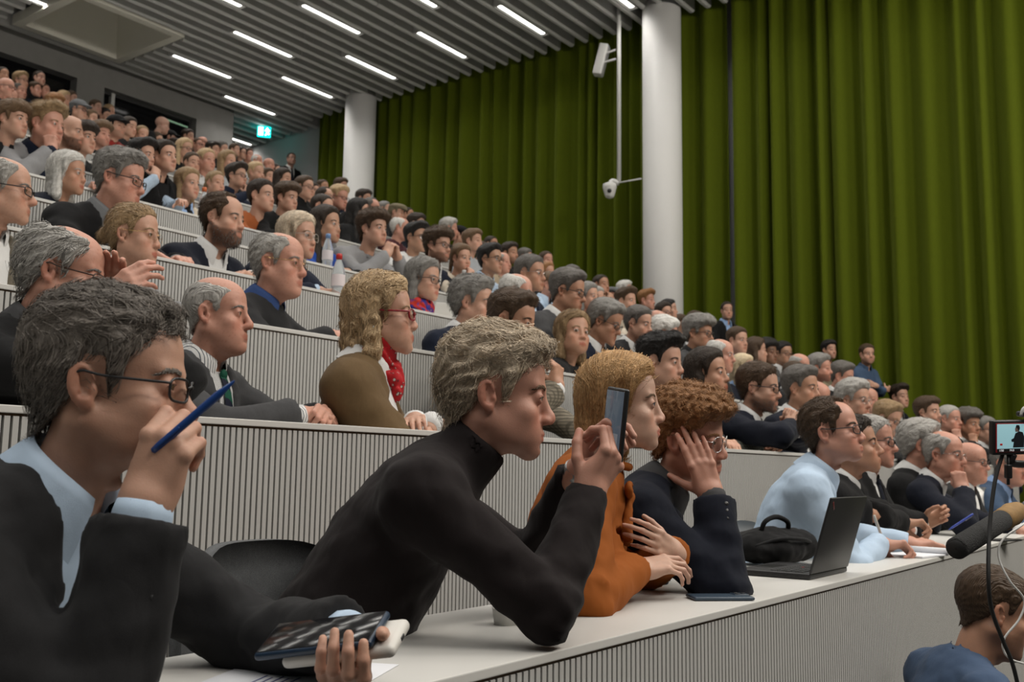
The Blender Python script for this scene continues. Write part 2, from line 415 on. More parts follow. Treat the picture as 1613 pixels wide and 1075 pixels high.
def brow_geo(head, strands=70, seed=1, thick=1., side=0):
    P = key_params(head); w, l = P.get('w', 1), P.get('l', 1); fem = P.get('fem', 0)
    f, _ = head_fn(**P); rng = np.random.default_rng(seed); out = []
    for s in ((side,) if side else (-1, 1)):
        t = rng.random(strands); x = .011+.036*t
        z = .0175+.0050*np.sin(np.clip(t*1.25, 0, 1)*1.57)-.007*np.clip(t-.7, 0, 1)/.3+(rng.random(strands)-.5)*.0075*(1-.6*t)*thick*(.6 if fem else 1)+.002*fem
        y = np.full(strands, -.105); p = np.stack([x*s*w, y*l, z], 1)
        for _ in range(14): p[:, 1] += np.clip(f(p.astype(F32)), -.01, .01)*.9
        d = np.stack([s*(.8+.2*t), np.full(strands, .25), .45-.8*t], 1)+rng.normal(0, .15, (strands, 3)); d /= np.linalg.norm(d, axis=1, keepdims=True)
        L = .009
        P3 = np.stack([p+[0, .001, 0], p+d*L*.5+[0, -.0012, 0], p+d*L+[0, .0005, 0]], 1)
        for k in (1, 2):
            for _ in range(3): P3[:, k, 1] += np.clip(f(P3[:, k].astype(F32))-.0008, -.01, .01)*.8
        out.append(tubes(P3, np.array([.9, 1, .3])*.0007*thick, 3))
    return join(out)

# ------------------------------------------------------------------ hands (wrist at origin, fingers +z, palm faces -y, thumb +x)
HP = {'relax': ((18, 28, 18), (22, 30, 20), (26, 32, 22), (30, 34, 22)), 'flat': ((6, 8, 5), (5, 8, 5), (6, 9, 6), (8, 10, 6)), 'fist': ((75, 92, 55), (80, 95, 55), (82, 95, 55), (82, 92, 50)),
      'grip': ((38, 55, 35), (45, 60, 35), (50, 62, 35), (52, 62, 35)), 'pinch': ((45, 60, 25), (55, 70, 40), (60, 75, 45), (62, 75, 45)), 'curl': ((45, 70, 40), (50, 72, 42), (52, 74, 42), (50, 70, 40)),
      'phone': ((30, 50, 30), (34, 52, 30), (40, 54, 30), (44, 52, 30)), 'point': ((12, 20, 12), (60, 80, 45), (66, 85, 45), (66, 82, 45))}
THB = {'relax': (38, 20, 15), 'flat': (42, 10, 8), 'fist': (20, 45, 40), 'grip': (30, 25, 25), 'pinch': (24, 30, 25), 'curl': (24, 32, 30), 'phone': (35, 15, 10), 'point': (25, 35, 30)}
_HN = {}
def hand_geo(pose, h=.004, fem=0.):
    k = (pose, h, fem)
    if k in _HN: return _HN[k]
    g = .86 if fem else 1.
    segs = []
    base = [(.027, .000, .092), (.0085, -.002, .097), (-.0105, -.001, .092), (-.0275, .002, .083)]
    lens = [(.043, .026, .021), (.047, .030, .022), (.044, .028, .022), (.034, .021, .019)]
    rad = [(.0098, .0086, .0078), (.0100, .0088, .0078), (.0096, .0084, .0075), (.0084, .0074, .0067)]
    for b, L, r, c, sp in zip(base, lens, rad, HP[pose], (2.5, .5, -1.5, -4)):
        p = np.array(b); a = 0.
        for i in range(3):
            a += math.radians(c[i])
            d = np.array([math.sin(math.radians(sp))*math.cos(a), -math.sin(a), math.cos(a)])
            e = p+d*L[i]; segs.append((p, e, r[i]*g, (r[i+1] if i < 2 else r[i]*.86)*g)); p = e
    t = THB[pose]
    p = np.array([.022, -.012, .022]); d = nrm([math.sin(math.radians(t[0]))*1.0, -.55, .62])
    th = [(.040, .0135, .0112), (.032, .0108, .0098), (.025, .0098, .0080)]; bend = [0, t[1], t[2]]
    ax = nrm([.3, -.6, -.75])
    for i, (L, r1, r2) in enumerate(th):
        an = math.radians(bend[i])*.9
        d = nrm(d*math.cos(an)+np.array([-.55, -.25, .55])*math.sin(an))
        e = p+d*L; segs.append((p, e, r1*g, r2*g)); p = e
    def f(p):
        d = cone(p, (.018, -.002, .012), (.024, -.001, .088), .0165, .0125)
        d = smin(d, cone(p, (-.016, -.001, .014), (-.024, .001, .078), .0160, .0115), .012)
        d = smin(d, cone(p, (0, 0, .02), (0, -.001, .088), .0165, .0130), .014)
        d = smin(d, ell(p, (.022, -.012, .038), (.016, .014, .028)), .012)
        d = smin(d, ell(p, (-.022, -.010, .036), (.011, .011, .028)), .012)
        d = smin(d, cone(p, (.004, .003, .012), (.004, .003, -.010), .0225, .0235), .022)
        d = smin(d, cone(p, (-.004, .003, .012), (-.004, .003, -.010), .0225, .0235), .012)
        for i, (a, b, r1, r2) in enumerate(segs):
            d = smin(d, cone(p, a, b, r1, r2), .006 if i % 3 == 0 else .0035)
        for j in range(4):
            d = smin(d, sph(p, np.array(base[j])+(0, .0035, -.002), .0085*g), .006)
        return d
    v, q = polygonise(f, (-.075, -.125, -.11), (.10, .045, .21), h)
    if fem: v = v*np.array([.92, .95, .97])
    c = np.ones((len(v), 3))
    for i in range(5):   # nails, knuckle redness
        a, b, r1, r2 = segs[i*3+2]
        ax = nrm(b-a); dn = nrm(np.cross(np.cross(ax, [0, 1, 0]), ax)) if i < 4 else nrm([.6, .6, 0]-ax*np.dot(ax, [.6, .6, 0]))
        ctr = a+(b-a)*.75+dn*r2*.9
        m = np.exp(-(((v-ctr)**2).sum(1))/(.0058**2))
        c *= 1-np.clip(m*1.4, 0, 1)[:, None]*(1-np.array([1.12, .93, .92]))
        for sgi in (0, 1):
            kx = segs[i*3+sgi][1]
            m = np.exp(-(((v-kx)**2).sum(1))/(.010**2)); c *= 1-m[:, None]*.5*(1-np.array([.98, .80, .78]))
    gx = Geo(v, q, c); _HN[k] = gx
    return gx
def frame(d, n):
    """matrix with +z = d, -y = n (palm normal)"""
    d = nrm(d); y = -nrm(np.asarray(n)-d*np.dot(n, d)); x = np.cross(y, d)
    return np.stack([x, y, d], 1)

# ------------------------------------------------------------------ clothed torsos (neck base at origin, facing -y, person's right = -x)
def ik(S, W, l1, l2, hint):
    S = np.asarray(S, float); W = np.asarray(W, float); D = W-S; L = np.linalg.norm(D)
    L = min(L, (l1+l2)*.999); d = nrm(D); W = S+d*L
    a = (l1*l1-l2*l2+L*L)/(2*L); hh = math.sqrt(max(0, l1*l1-a*a))
    hv = np.asarray(hint, float); hv = nrm(hv-d*np.dot(hv, d))
    return S+d*a+hv*hh, W
def torso_fn(lean, arms, build=1., bust=0., off=0., thick=1., sh=1.):
    """arms: [(S, E, W, wrist_r), ...] ; returns the implicit function of torso+arms grown by off"""
    Rl = rot('x', lean)          # positive lean tips the trunk forward (towards -y) at the top
    Ri = Rl.T
    fw = .92+.08*build
    def f(p):
        p = p.astype(F32); q = (p@Ri.T.astype(F32)); a = q.copy(); a[:, 0] = np.abs(a[:, 0])
        d = ell(q, (0, .012, -.165), (.158*fw*sh, .108*build, .185))
        d = smin(d, ell(q, (0, -.012, -.40), (.150*build, .118*build, .21)), .08)
        d = smin(d, cone(a, (.02, .022, -.024), (.158*sh, .022, -.068), .050, .056), .06)
        d = smin(d, ell(q, (0, -.005, -.56), (.170*build, .135*build, .13)), .08)
        if bust: d = smin(d, ell(a, (.068, -.082, -.22), (.062, .052*bust, .062)), .05)
        for S, E, W, wr in arms:
            d = smin(d, cone(p, S, E, .055*thick, .048*thick), .06)
            d2 = cone(p, E, W, .049*thick, wr)
            d = smin(d, d2, .018)
        return d-off
    return f, Rl
# ------------------------------------------------------------------ pixel <-> place helpers (used to place things on known planes)
def ray(px, py):
    return (px-IW/2)/FPX*C_RT-(py-IH/2)/FPX*C_UP+C_FW
def at_y(px, py, Y):
    d = ray(px, py); return d*(Y/d[1])+np.array([0, 0, CAMZ])
def at_x(px, py, X):
    d = ray(px, py); return d*(X/d[0])+np.array([0, 0, CAMZ])
def at_z(px, py, Z):
    d = ray(px, py); return d*((Z-CAMZ)/d[2])+np.array([0, 0, CAMZ])
def depth_of(P): return float(np.dot(np.asarray(P)-[0, 0, CAMZ], C_FW))
# ------------------------------------------------------------------ objects
def put(name, me, mats=None, parent=None, M=None, **props):
    o = bpy.data.objects.new(name, me); COL.objects.link(o)
    if mats is not None and me is not None:
        if not isinstance(mats, (list, tuple)): mats = [mats]
        while len(me.materials) < len(mats): me.materials.append(mats[len(me.materials)])
        for i, m in enumerate(mats):
            if me.materials[i] is not m:
                o.material_slots[i].link = 'OBJECT'; o.material_slots[i].material = m
    if parent is not None: o.parent = parent
    if M is not None: o.matrix_basis = Matrix(np.asarray(M).tolist())
    for k, v in props.items():
        if v is not None: o[k] = v
    return o
def empty(name, M, label, category, group=None):
    o = bpy.data.objects.new(name, None); COL.objects.link(o); o.empty_display_size = .1
    o.matrix_basis = Matrix(np.asarray(M).tolist())
    o['label'] = label; o['category'] = category
    if group: o['group'] = group
    return o
def T(x, y, z): return m4(None, (x, y, z))
def boxes_mesh(name, bl, bevel=0.0):
    """bl: list of (x0,x1,y0,y1,z0,z1) -> one mesh"""
    B = np.array(bl, float); n = len(B)
    ix = np.array([[0, 2, 4], [1, 2, 4], [1, 3, 4], [0, 3, 4], [0, 2, 5], [1, 2, 5], [1, 3, 5], [0, 3, 5]])
    v = B[:, ix].reshape(-1, 3)
    fq = np.array([[0, 3, 2, 1], [4, 5, 6, 7], [0, 1, 5, 4], [1, 2, 6, 5], [2, 3, 7, 6], [3, 0, 4, 7]])
    q = (fq[None]+8*np.arange(n)[:, None, None]).reshape(-1, 4)
    me = to_mesh(name, Geo(v, q), smooth=False)
    if bevel:
        bm = bmesh.new(); bm.from_mesh(me); bmesh.ops.bevel(bm, geom=list(bm.edges), offset=bevel, segments=2, affect='EDGES', profile=.6)
        bm.to_mesh(me); bm.free()
    return me
def lathe(prof, seg=24):
    """prof: list of (r, z)"""
    P = np.array(prof, float); a = np.arange(seg)*2*np.pi/seg
    v = np.stack([P[:, None, 0]*np.cos(a), P[:, None, 0]*np.sin(a), np.broadcast_to(P[:, None, 1], (len(P), seg))], -1).reshape(-1, 3)
    i = np.arange(len(P)*seg).reshape(len(P), seg)
    q = np.stack([i[:-1], np.roll(i, -1, 1)[:-1], np.roll(i, -1, 1)[1:], i[1:]], -1).reshape(-1, 4)
    return Geo(v, q)
def rbox(sx, sy, sz, r=.004, seg=3):
    """rounded box centred on the origin"""
    bm = bmesh.new(); bmesh.ops.create_cube(bm, size=1)
    for v in bm.verts: v.co = Vector((v.co.x*sx, v.co.y*sy, v.co.z*sz))
    bmesh.ops.bevel(bm, geom=list(bm.edges), offset=r, segments=seg, affect='EDGES', profile=.5)
    me = bpy.data.meshes.new('rbox'); bm.to_mesh(me); bm.free()
    for p in me.polygons: p.use_smooth = True
    return me
# ------------------------------------------------------------------ materials
_MC = {}
def new_mat(name):
    m = bpy.data.materials.new(name); m.use_nodes = True
    nt = m.node_tree; return m, nt, nt.nodes['Principled BSDF'], nt.links
def node(nt, t, **kw):
    n = nt.nodes.new(t)
    for k, v in kw.items():
        if k.startswith('i_'): n.inputs[k[2:]].default_value = v
        else: setattr(n, k, v)
    return n
def mixc(nt, a, b, fac=None, blend='MIX', facv=1.0):
    n = nt.nodes.new('ShaderNodeMix'); n.data_type = 'RGBA'; n.blend_type = blend; n.inputs[0].default_value = facv
    for s, x in ((6, a), (7, b)):
        if isinstance(x, (tuple, list)): n.inputs[s].default_value = (*x[:3], 1)
        else: nt.links.new(x, n.inputs[s])
    if fac is not None: nt.links.new(fac, n.inputs[0])
    return n.outputs[2]
def bump(nt, h, strength, dist, bsdf):
    b = nt.nodes.new('ShaderNodeBump'); b.inputs['Strength'].default_value = strength; b.inputs['Distance'].default_value = dist
    nt.links.new(h, b.inputs['Height']); nt.links.new(b.outputs[0], bsdf.inputs['Normal'])
def coords(nt, which='Object', scale=(1, 1, 1)):
    tc = nt.nodes.new('ShaderNodeTexCoord'); mp = nt.nodes.new('ShaderNodeMapping'); mp.inputs['Scale'].default_value = scale
    nt.links.new(tc.outputs[which], mp.inputs[0]); return mp.outputs[0]
def noise(nt, co, scale, detail=3, rough=.5):
    n = nt.nodes.new('ShaderNodeTexNoise'); n.inputs['Scale'].default_value = scale; n.inputs['Detail'].default_value = detail; n.inputs['Roughness'].default_value = rough
    nt.links.new(co, n.inputs['Vector']); return n.outputs['Fac']
def ramp(nt, f, stops):
    r = nt.nodes.new('ShaderNodeValToRGB'); e = r.color_ramp.elements
    while len(e) < len(stops): e.new(.5)
    for i, (p, c) in enumerate(stops): e[i].position = p; e[i].color = (*c[:3], 1)
    nt.links.new(f, r.inputs[0]); return r.outputs[0]
def plain(name, col, rough=.5, metal=0., spec=.5, nz=0., nscale=30, bmp=0., emit=None, ecol=None, alpha=1.):
    k = ('plain', name)
    if k in _MC: return _MC[k]
    m, nt, b, L = new_mat(name)
    b.inputs['Base Color'].default_value = (*col, 1); b.inputs['Roughness'].default_value = rough; b.inputs['Metallic'].default_value = metal
    b.inputs['Specular IOR Level'].default_value = spec
    if nz or bmp:
        f = noise(nt, coords(nt), nscale, 4)
        if nz: L.new(mixc(nt, tuple(c*(1-nz) for c in col), tuple(min(1, c*(1+nz)) for c in col), f), b.inputs['Base Color'])
        if bmp: bump(nt, f, bmp, .01, b)
    if emit: b.inputs['Emission Color'].default_value = (*(ecol or col), 1); b.inputs['Emission Strength'].default_value = emit
    _MC[k] = m; return m
SKIN = {'fair': (.47, .270, .190), 'pink': (.49, .255, .185), 'tan': (.40, .215, .138), 'pale': (.53, .335, .25), 'olive': (.38, .215, .14), 'brown': (.20, .105, .065), 'dim': (.40, .23, .17)}
def skin(tone):
    k = ('skin', tone)
    if k in _MC: return _MC[k]
    m, nt, b, L = new_mat('skin_'+tone); col = SKIN[tone]
    a = node(nt, 'ShaderNodeVertexColor', layer_name='tint')
    co = coords(nt); f = noise(nt, co, 90, 5, .65)
    base = mixc(nt, tuple(c*.90 for c in col), tuple(min(1, c*1.08) for c in col), f)
    L.new(mixc(nt, base, a.outputs[0], blend='MULTIPLY'), b.inputs['Base Color'])
    b.inputs['Roughness'].default_value = .50; b.inputs['Specular IOR Level'].default_value = .35
    b.inputs['Subsurface Weight'].default_value = .12; b.inputs['Subsurface Radius'].default_value = (1, .35, .2); b.inputs['Subsurface Scale'].default_value = .008
    f2 = noise(nt, co, 420, 2, .6); bump(nt, f2, .22, .0012, b)
    _MC[k] = m; return m
HAIRC = {'black': (.012, .010, .009), 'dark': (.028, .019, .013), 'brown': (.060, .036, .020), 'lbrown': (.125, .075, .040), 'ginger': (.26, .125, .05), 'dblond': (.27, .18, .095), 'blond': (.46, .325, .185),
         'strawb': (.50, .30, .135), 'ashb': (.58, .48, .36), 'grey': (.20, .19, .175), 'dgrey': (.11, .10, .09), 'lgrey': (.36, .345, .32), 'white': (.58, .565, .53), 'pepper': (.17, .15, .13), 'plat': (.58, .47, .31)}
def hairm(c):
    k = ('hair', c)
    if k in _MC: return _MC[k]
    m, nt, b, L = new_mat('hair_'+c); col = HAIRC[c]
    a = node(nt, 'ShaderNodeVertexColor', layer_name='tint')
    co = coords(nt, scale=(3, 1, 1)); f = noise(nt, co, 70, 4, .6)
    base = mixc(nt, tuple(x*.55 for x in col), tuple(min(1, x*1.5) for x in col), f)
    L.new(mixc(nt, base, a.outputs[0], blend='MULTIPLY'), b.inputs['Base Color'])
    b.inputs['Roughness'].default_value = .55; b.inputs['Specular IOR Level'].default_value = .30
    w = nt.nodes.new('ShaderNodeTexWave'); w.inputs['Scale'].default_value = 60; w.inputs['Distortion'].default_value = 9; w.inputs['Detail'].default_value = 2
    L.new(coords(nt, scale=(1.5, .6, .35)), w.inputs['Vector']); bump(nt, w.outputs['Fac'], .5, .004, b)
    _MC[k] = m; return m
CC = {'black': (.0065, .0065, .007), 'char': (.016, .016, .017), 'grey': (.055, .055, .057), 'lgrey': (.24, .24, .245), 'mgrey': (.14, .145, .15), 'navy': (.008, .012, .026), 'dnavy': (.006, .008, .016), 'blue': (.03, .06, .17), 'steel': (.045, .075, .13),
      'brightblue': (.015, .06, .30), 'white': (.62, .62, .61), 'cream': (.60, .53, .43), 'ltblue': (.42, .53, .66), 'skyblue': (.26, .38, .60), 'rust': (.30, .085, .025), 'red': (.24, .02, .015), 'green': (.02, .09, .06), 'teal': (.01, .09, .09),
      'beige': (.36, .29, .20), 'olive': (.09, .065, .030), 'suede': (.130, .082, .038), 'tweed': (.19, .165, .125), 'brown': (.07, .04, .025), 'maroon': (.06, .015, .02), 'orange': (.275, .078, .013), 'aubergine': (.0115, .0080, .0082), 'denim': (.05, .075, .12),
      'greygreen': (.085, .090, .075), 'pinkish': (.45, .25, .24), 'ltgrey': (.36, .38, .40), 'bluecam': (.060, .095, .165), 'khaki': (.20, .17, .11)}
def cloth(c, kind='weave'):
    k = ('cloth', c, kind)
    if k in _MC: return _MC[k]
    m, nt, b, L = new_mat('cloth_'+c+'_'+kind); col = CC[c]
    co = coords(nt)
    f = noise(nt, co, 38, 5, .65); fine = noise(nt, coords(nt, scale=(1, 1, 1)), 900, 2, .7)
    vr = .05 if kind == 'shirt' else .16
    base = mixc(nt, tuple(x*(1-vr) for x in col), tuple(min(1, x*(1+vr)) for x in col), f)
    if kind in ('weave', 'knit', 'tweed'):
        sp = {'weave': .7, 'knit': .75, 'tweed': .45}[kind]
        base = mixc(nt, tuple(x*sp for x in col), base, ramp(nt, fine, [(.35, (0, 0, 0)), (.65, (1, 1, 1))]))
    if kind == 'stripe':
        w = nt.nodes.new('ShaderNodeTexWave'); w.bands_direction = 'X'; w.inputs['Scale'].default_value = 42; L.new(co, w.inputs['Vector'])
        base = mixc(nt, base, (.09, .10, .12), ramp(nt, w.outputs['Fac'], [(.80, (0, 0, 0)), (.88, (1, 1, 1))]))
    if kind == 'check':
        for dr in ('X', 'Z'):
            w = nt.nodes.new('ShaderNodeTexWave'); w.bands_direction = dr; w.inputs['Scale'].default_value = 22; L.new(co, w.inputs['Vector'])
            base = mixc(nt, base, tuple(x*.35 for x in col), ramp(nt, w.outputs['Fac'], [(.55, (0, 0, 0)), (.9, (.7, .7, .7))]))
    L.new(base, b.inputs['Base Color'])
    b.inputs['Roughness'].default_value = .85; b.inputs['Specular IOR Level'].default_value = .18
    b.inputs['Sheen Weight'].default_value = .04 if kind != 'shirt' else .0; b.inputs['Sheen Roughness'].default_value = .4
    fo0 = noise(nt, coords(nt, scale=(1, 1, .6)), 8.5 if kind == 'shirt' else 10, 3, .5)
    cr = nt.nodes.new('ShaderNodeMath'); cr.operation = 'MULTIPLY_ADD'; L.new(fo0, cr.inputs[0]); cr.inputs[1].default_value = 2.0; cr.inputs[2].default_value = -1.0
    ab = nt.nodes.new('ShaderNodeMath'); ab.operation = 'ABSOLUTE'; L.new(cr.outputs[0], ab.inputs[0])
    pw = nt.nodes.new('ShaderNodeMath'); pw.operation = 'POWER'; L.new(ab.outputs[0], pw.inputs[0]); pw.inputs[1].default_value = 1.25     # creases between soft folds
    fo = pw.outputs[0]
    hsum = nt.nodes.new('ShaderNodeMath'); hsum.operation = 'MULTIPLY_ADD'; L.new(fo, hsum.inputs[0]); hsum.inputs[1].default_value = 1.0
    sc2 = nt.nodes.new('ShaderNodeMath'); sc2.operation = 'MULTIPLY'; L.new(fine, sc2.inputs[0]); sc2.inputs[1].default_value = .05
    L.new(sc2.outputs[0], hsum.inputs[2])
    bump(nt, hsum.outputs[0], .42 if kind == 'shirt' else .32, .022, b)
    _MC[k] = m; return m
def pattern(name):
    k = ('pat', name)
    if k in _MC: return _MC[k]
    m, nt, b, L = new_mat('print_'+name); co = coords(nt); b.inputs['Roughness'].default_value = .7; b.inputs['Specular IOR Level'].default_value = .25
    if name == 'tie_green':
        w = nt.nodes.new('ShaderNodeTexWave'); w.bands_direction = 'DIAGONAL'; w.inputs['Scale'].default_value = 7.5; L.new(co, w.inputs['Vector'])
        c = ramp(nt, w.outputs['Fac'], [(.40, (.004, .006, .020)), (.46, (.004, .07, .040))])
    elif name == 'tie_dot':
        v = nt.nodes.new('ShaderNodeTexVoronoi'); v.inputs['Scale'].default_value = 90; L.new(co, v.inputs['Vector'])
        c = ramp(nt, v.outputs['Distance'], [(.25, (.20, .16, .13)), (.4, (.018, .013, .012))])
    elif name == 'bandana':
        v = nt.nodes.new('ShaderNodeTexVoronoi'); v.inputs['Scale'].default_value = 62; L.new(co, v.inputs['Vector'])
        n = noise(nt, co, 55, 3)
        c1 = ramp(nt, v.outputs['Distance'], [(.22, (.55, .50, .46)), (.30, (.035, .006, .008)), (.42, (.40, .012, .016))])
        c = mixc(nt, c1, (.42, .010, .015), ramp(nt, n, [(.45, (0, 0, 0)), (.55, (1, 1, 1))]))
    elif name == 'scarf':
        n1 = noise(nt, coords(nt, scale=(1, 1, 1)), 16, 2); v = nt.nodes.new('ShaderNodeTexVoronoi'); v.inputs['Scale'].default_value = 30; L.new(co, v.inputs['Vector'])
        c = ramp(nt, n1, [(.30, (.02, .03, .22)), (.40, (.09, .015, .11)), (.47, (.42, .03, .012)), (.56, (.45, .02, .015)), (.63, (.02, .05, .25)), (.72, (.10, .05, .03))])
        c = mixc(nt, c, (.55, .33, .04), ramp(nt, v.outputs['Distance'], [(.10, (.9, .9, .9)), (.16, (0, 0, 0))]))
    L.new(c, b.inputs['Base Color']); _MC[k] = m; return m
def glass_mat():
    if 'lens' in _MC: return _MC['lens']
    m, nt, b, L = new_mat('lens_glass'); out = nt.nodes['Material Output']
    tr = node(nt, 'ShaderNodeBsdfTransparent'); tr.inputs[0].default_value = (.94, .95, .95, 1)
    gl = node(nt, 'ShaderNodeBsdfGlossy'); gl.inputs['Roughness'].default_value = .03
    lw = node(nt, 'ShaderNodeLayerWeight'); lw.inputs[0].default_value = .25
    fr = node(nt, 'ShaderNodeMath', operation='MULTIPLY_ADD'); L.new(lw.outputs['Facing'], fr.inputs[0]); fr.inputs[1].default_value = .16; fr.inputs[2].default_value = .035
    mx = node(nt, 'ShaderNodeMixShader'); L.new(fr.outputs[0], mx.inputs[0]); L.new(tr.outputs[0], mx.inputs[1]); L.new(gl.outputs[0], mx.inputs[2]); L.new(mx.outputs[0], out.inputs[0])
    _MC['lens'] = m; return m
def eye_mat():
    if 'eye' in _MC: return _MC['eye']
    m, nt, b, L = new_mat('eyeball'); a = node(nt, 'ShaderNodeVertexColor', layer_name='tint'); L.new(a.outputs[0], b.inputs['Base Color'])
    b.inputs['Roughness'].default_value = .12; _MC['eye'] = m; return m
M_WHITE = plain('desk_white', (.60, .59, .56), .38, nz=.02, nscale=12)
M_RIB = plain('panel_white', (.46, .455, .435), .55, nz=.03, nscale=8)
M_GAP = plain('gap_dark', (.016, .014, .012), .8)
M_BROWN = plain('edge_brown', (.09, .05, .02), .6)
M_FLOOR = plain('floor_lino', (.055, .053, .05), .55, nz=.15, nscale=5)
M_COLUMN = plain('column_white', (.66, .655, .64), .6, nz=.02, nscale=4)
M_CONC = plain('concrete', (.23, .225, .215), .85, nz=.10, nscale=6, bmp=.15)
M_WALL = plain('wall_white', (.52, .52, .52), .8, nz=.02, nscale=5)
M_SLAT = plain('slat_white', (.47, .47, .455), .7, nz=.03, nscale=6)
M_DARK = plain('ceiling_dark', (.07, .07, .068), .9)
M_METALW = plain('metal_white', (.60, .60, .58), .45)
M_BLK = plain('black_plastic', (.012, .012, .013), .4)
M_BLKR = plain('black_rubber', (.010, .010, .010), .65)
ORD = ['zeroth', 'first', 'second', 'third', 'fourth', 'fifth', 'sixth', 'seventh', 'eighth', 'ninth', 'tenth', 'eleventh', 'twelfth', 'thirteenth', 'fourteenth', 'fifteenth', 'sixteenth']
# ------------------------------------------------------------------ the hall
NROW = 14
def YD(k): return .915+.933*(k-1)                                   # front face of the desk of row k
def FL(k): return .39*(k-1)             # floor under row k
DESK_H = .752
ZC = CAMZ+6.49                                                     # underside of the ceiling baffles
XC = 12.42                                                         # curtain plane
XL, XR = -1.6, 10.95                                               # ends of the desks
fb = [(-7, 12.6, -9, YD(1)+.02, -.65, -.50)]
for k in range(1, NROW+1):
    y1 = YD(k+1) if k < NROW else 13.95
    fb.append((-7, 11.15, YD(k)+.02, y1+.02, FL(k)-.45, FL(k)))
fb.append((-7, 12.6, 13.95, 18.2, 4.9, 5.30))
put('floor', boxes_mesh('floor', fb), M_FLOOR, kind='structure', label='dark grey stepped floor of the raked lecture hall')
st = []
for i in range(34):
    y = 1.0+.385*i; st.append((11.15, 12.6, y, y+.40, -.6, min(5.30, -.35+.39*(y-.6))))
put('floor_aisle', boxes_mesh('floor_aisle', st), M_FLOOR, kind='structure', label='dark stair aisle between the desk ends and the curtain')
put('wall_right', boxes_mesh('wall_right', [(12.72, 12.9, -9, 18.2, -.4, 8.6)]), M_WALL, kind='structure', label='white side wall behind the curtain')
put('wall_left', boxes_mesh('wall_left', [(-7.2, -7, -9, 18.2, -.4, 8.6)]), M_WALL, kind='structure', label='white side wall outside the picture')
put('wall_front', boxes_mesh('wall_front', [(-7.2, 12.9, -9.2, -9, -.4, 8.6)]), M_WALL, kind='structure', label='white stage wall behind the photographer')
YB = 14.75
zo = at_y(160, 136, YB)[2]; xa = at_y(120, 150, YB)[0]; xb = at_y(164, 150, YB)[0]; xc = at_y(309, 200, YB)[0]; xe = at_y(368, 190, YB)[0]
put('wall_back', boxes_mesh('wall_back', [(-7.2, xe, YB, YB+.3, zo, 8.6), (xa, xb, YB, YB+.3, 5, zo), (xc, xe, YB, YB+.3, 5, zo), (-7.2, 1.0, YB, YB+.3, 5, zo),
    (-7.2, xe, YB+3.2, YB+3.4, 5, 8.6), (xe-.25, xe, YB+.3, YB+3.4, 5, 8.6)]), M_CONC, kind='structure', label='grey concrete wall behind the last row')
put('wall_recess', boxes_mesh('wall_recess', [(xe, 12.9, 18.2, 18.4, 5, 8.6)]), M_WALL, kind='structure', label='white end wall of the recess beside the concrete wall')
M_PANE = plain('dark_pane', (.006, .006, .007), .08, spec=.4)
w1 = put('window_1', boxes_mesh('window_1', [(1.0, xa, YB+.20, YB+.22, 5.3, zo)]), M_PANE, kind='structure', label='dark opening in the concrete wall, behind the standing listeners')
w2 = put('window_2', boxes_mesh('window_2', [(xb, xc, YB+.20, YB+.22, 5.3, zo)]), M_PANE, kind='structure', label='dark glazed opening with a slim pale mullion')
xm = at_y(185, 150, YB)[0]
put('mullion', boxes_mesh('mullion', [(xm-.03, xm+.03, YB+.12, YB+.20, 5.3, zo)]), M_METALW, w2)
put('window_frame', boxes_mesh('window_frame', [(xb, xc, YB+.14, YB+.20, zo-.05, zo), (xc-.05, xc, YB+.14, YB+.20, 5.3, zo-.05), (xb, xb+.05, YB+.14, YB+.20, 5.3, zo-.05)]), plain('frame_dark', (.03, .03, .03), .6), w2)
gl = boxes_mesh('reflection_dash', [(-.022, .022, -.01, .01, -.012, .012)])
M_GREFL = plain('green_reflection', (.25, .4, .25), .4, emit=.25, ecol=(.45, .75, .5))  # glowing dashes imitate a row of green lights reflected in the pane
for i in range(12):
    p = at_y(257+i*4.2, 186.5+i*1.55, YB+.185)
    put('reflection_dash', gl, M_GREFL, w2, T(*p))
# ceiling: dark slab with hanging white baffles
ceil = put('ceiling', boxes_mesh('ceiling', [(-7.2, 12.9, -9.2, 18.4, 8.45, 8.6)]), M_DARK, kind='structure', label='ceiling of pale hanging baffles under a dark slab')
SP = .2535; SH, STK = .36, .095
HX0, HX1, HY0, HY1 = 6.87, 8.62, 12.62, 14.36
def slat_mesh(L):
    k = ('slat', L)
    if k not in _MC:
        pr = [(-.018, SH), (-STK/2, SH*.75), (-STK/2, .02), (-.018, 0), (.018, 0), (STK/2, .02), (STK/2, SH*.75), (.018, SH)]
        v = np.array([(x, y, z) for x in (0, L) for y, z in pr]); n = len(pr)
        q = [[i, i+n, (i+1) % n+n, (i+1) % n] for i in range(n)]
        q += [[0, 1, 2, 3], [0, 3, 4, 7], [4, 5, 6, 7]] + [[n+3, n+2, n+1, n], [n+7, n+4, n+3, n], [n+7, n+6, n+5, n+4]]
        _MC[k] = to_mesh('slat', Geo(v, np.array(q)), smooth=False)
    return _MC[k]
rs = random.Random(4)
LIGHTS = []
for j in range(-9, 2):
    x0 = 10.6+1.6*j if (j % 2 == 1 or j % 2 == 0) else 0
for j in range(-9, 2):
    x0 = 9.0+1.6*j
    par = 0 if j % 2 == 1 else .76          # columns are staggered
    for i in range(-9, 6):
        y = 6.60+par+1.52*i
        if -5 < y < 14.3 and x0 > -4 and not (HX0-.8 < x0 < HX1+.1 and HY0-.2 < y < HY1+.2): LIGHTS.append((x0, y))
LIGHTS.append((11.50, 15.98))
def in_frame(P, e=20):
    q = np.asarray(P, float)-[0, 0, CAMZ]; d = q@C_FW
    return d > .1 and -e < IW/2+FPX*(q@C_RT)/d < IW+e and -e < IH/2-FPX*(q@C_UP)/d < IH+e
far = []
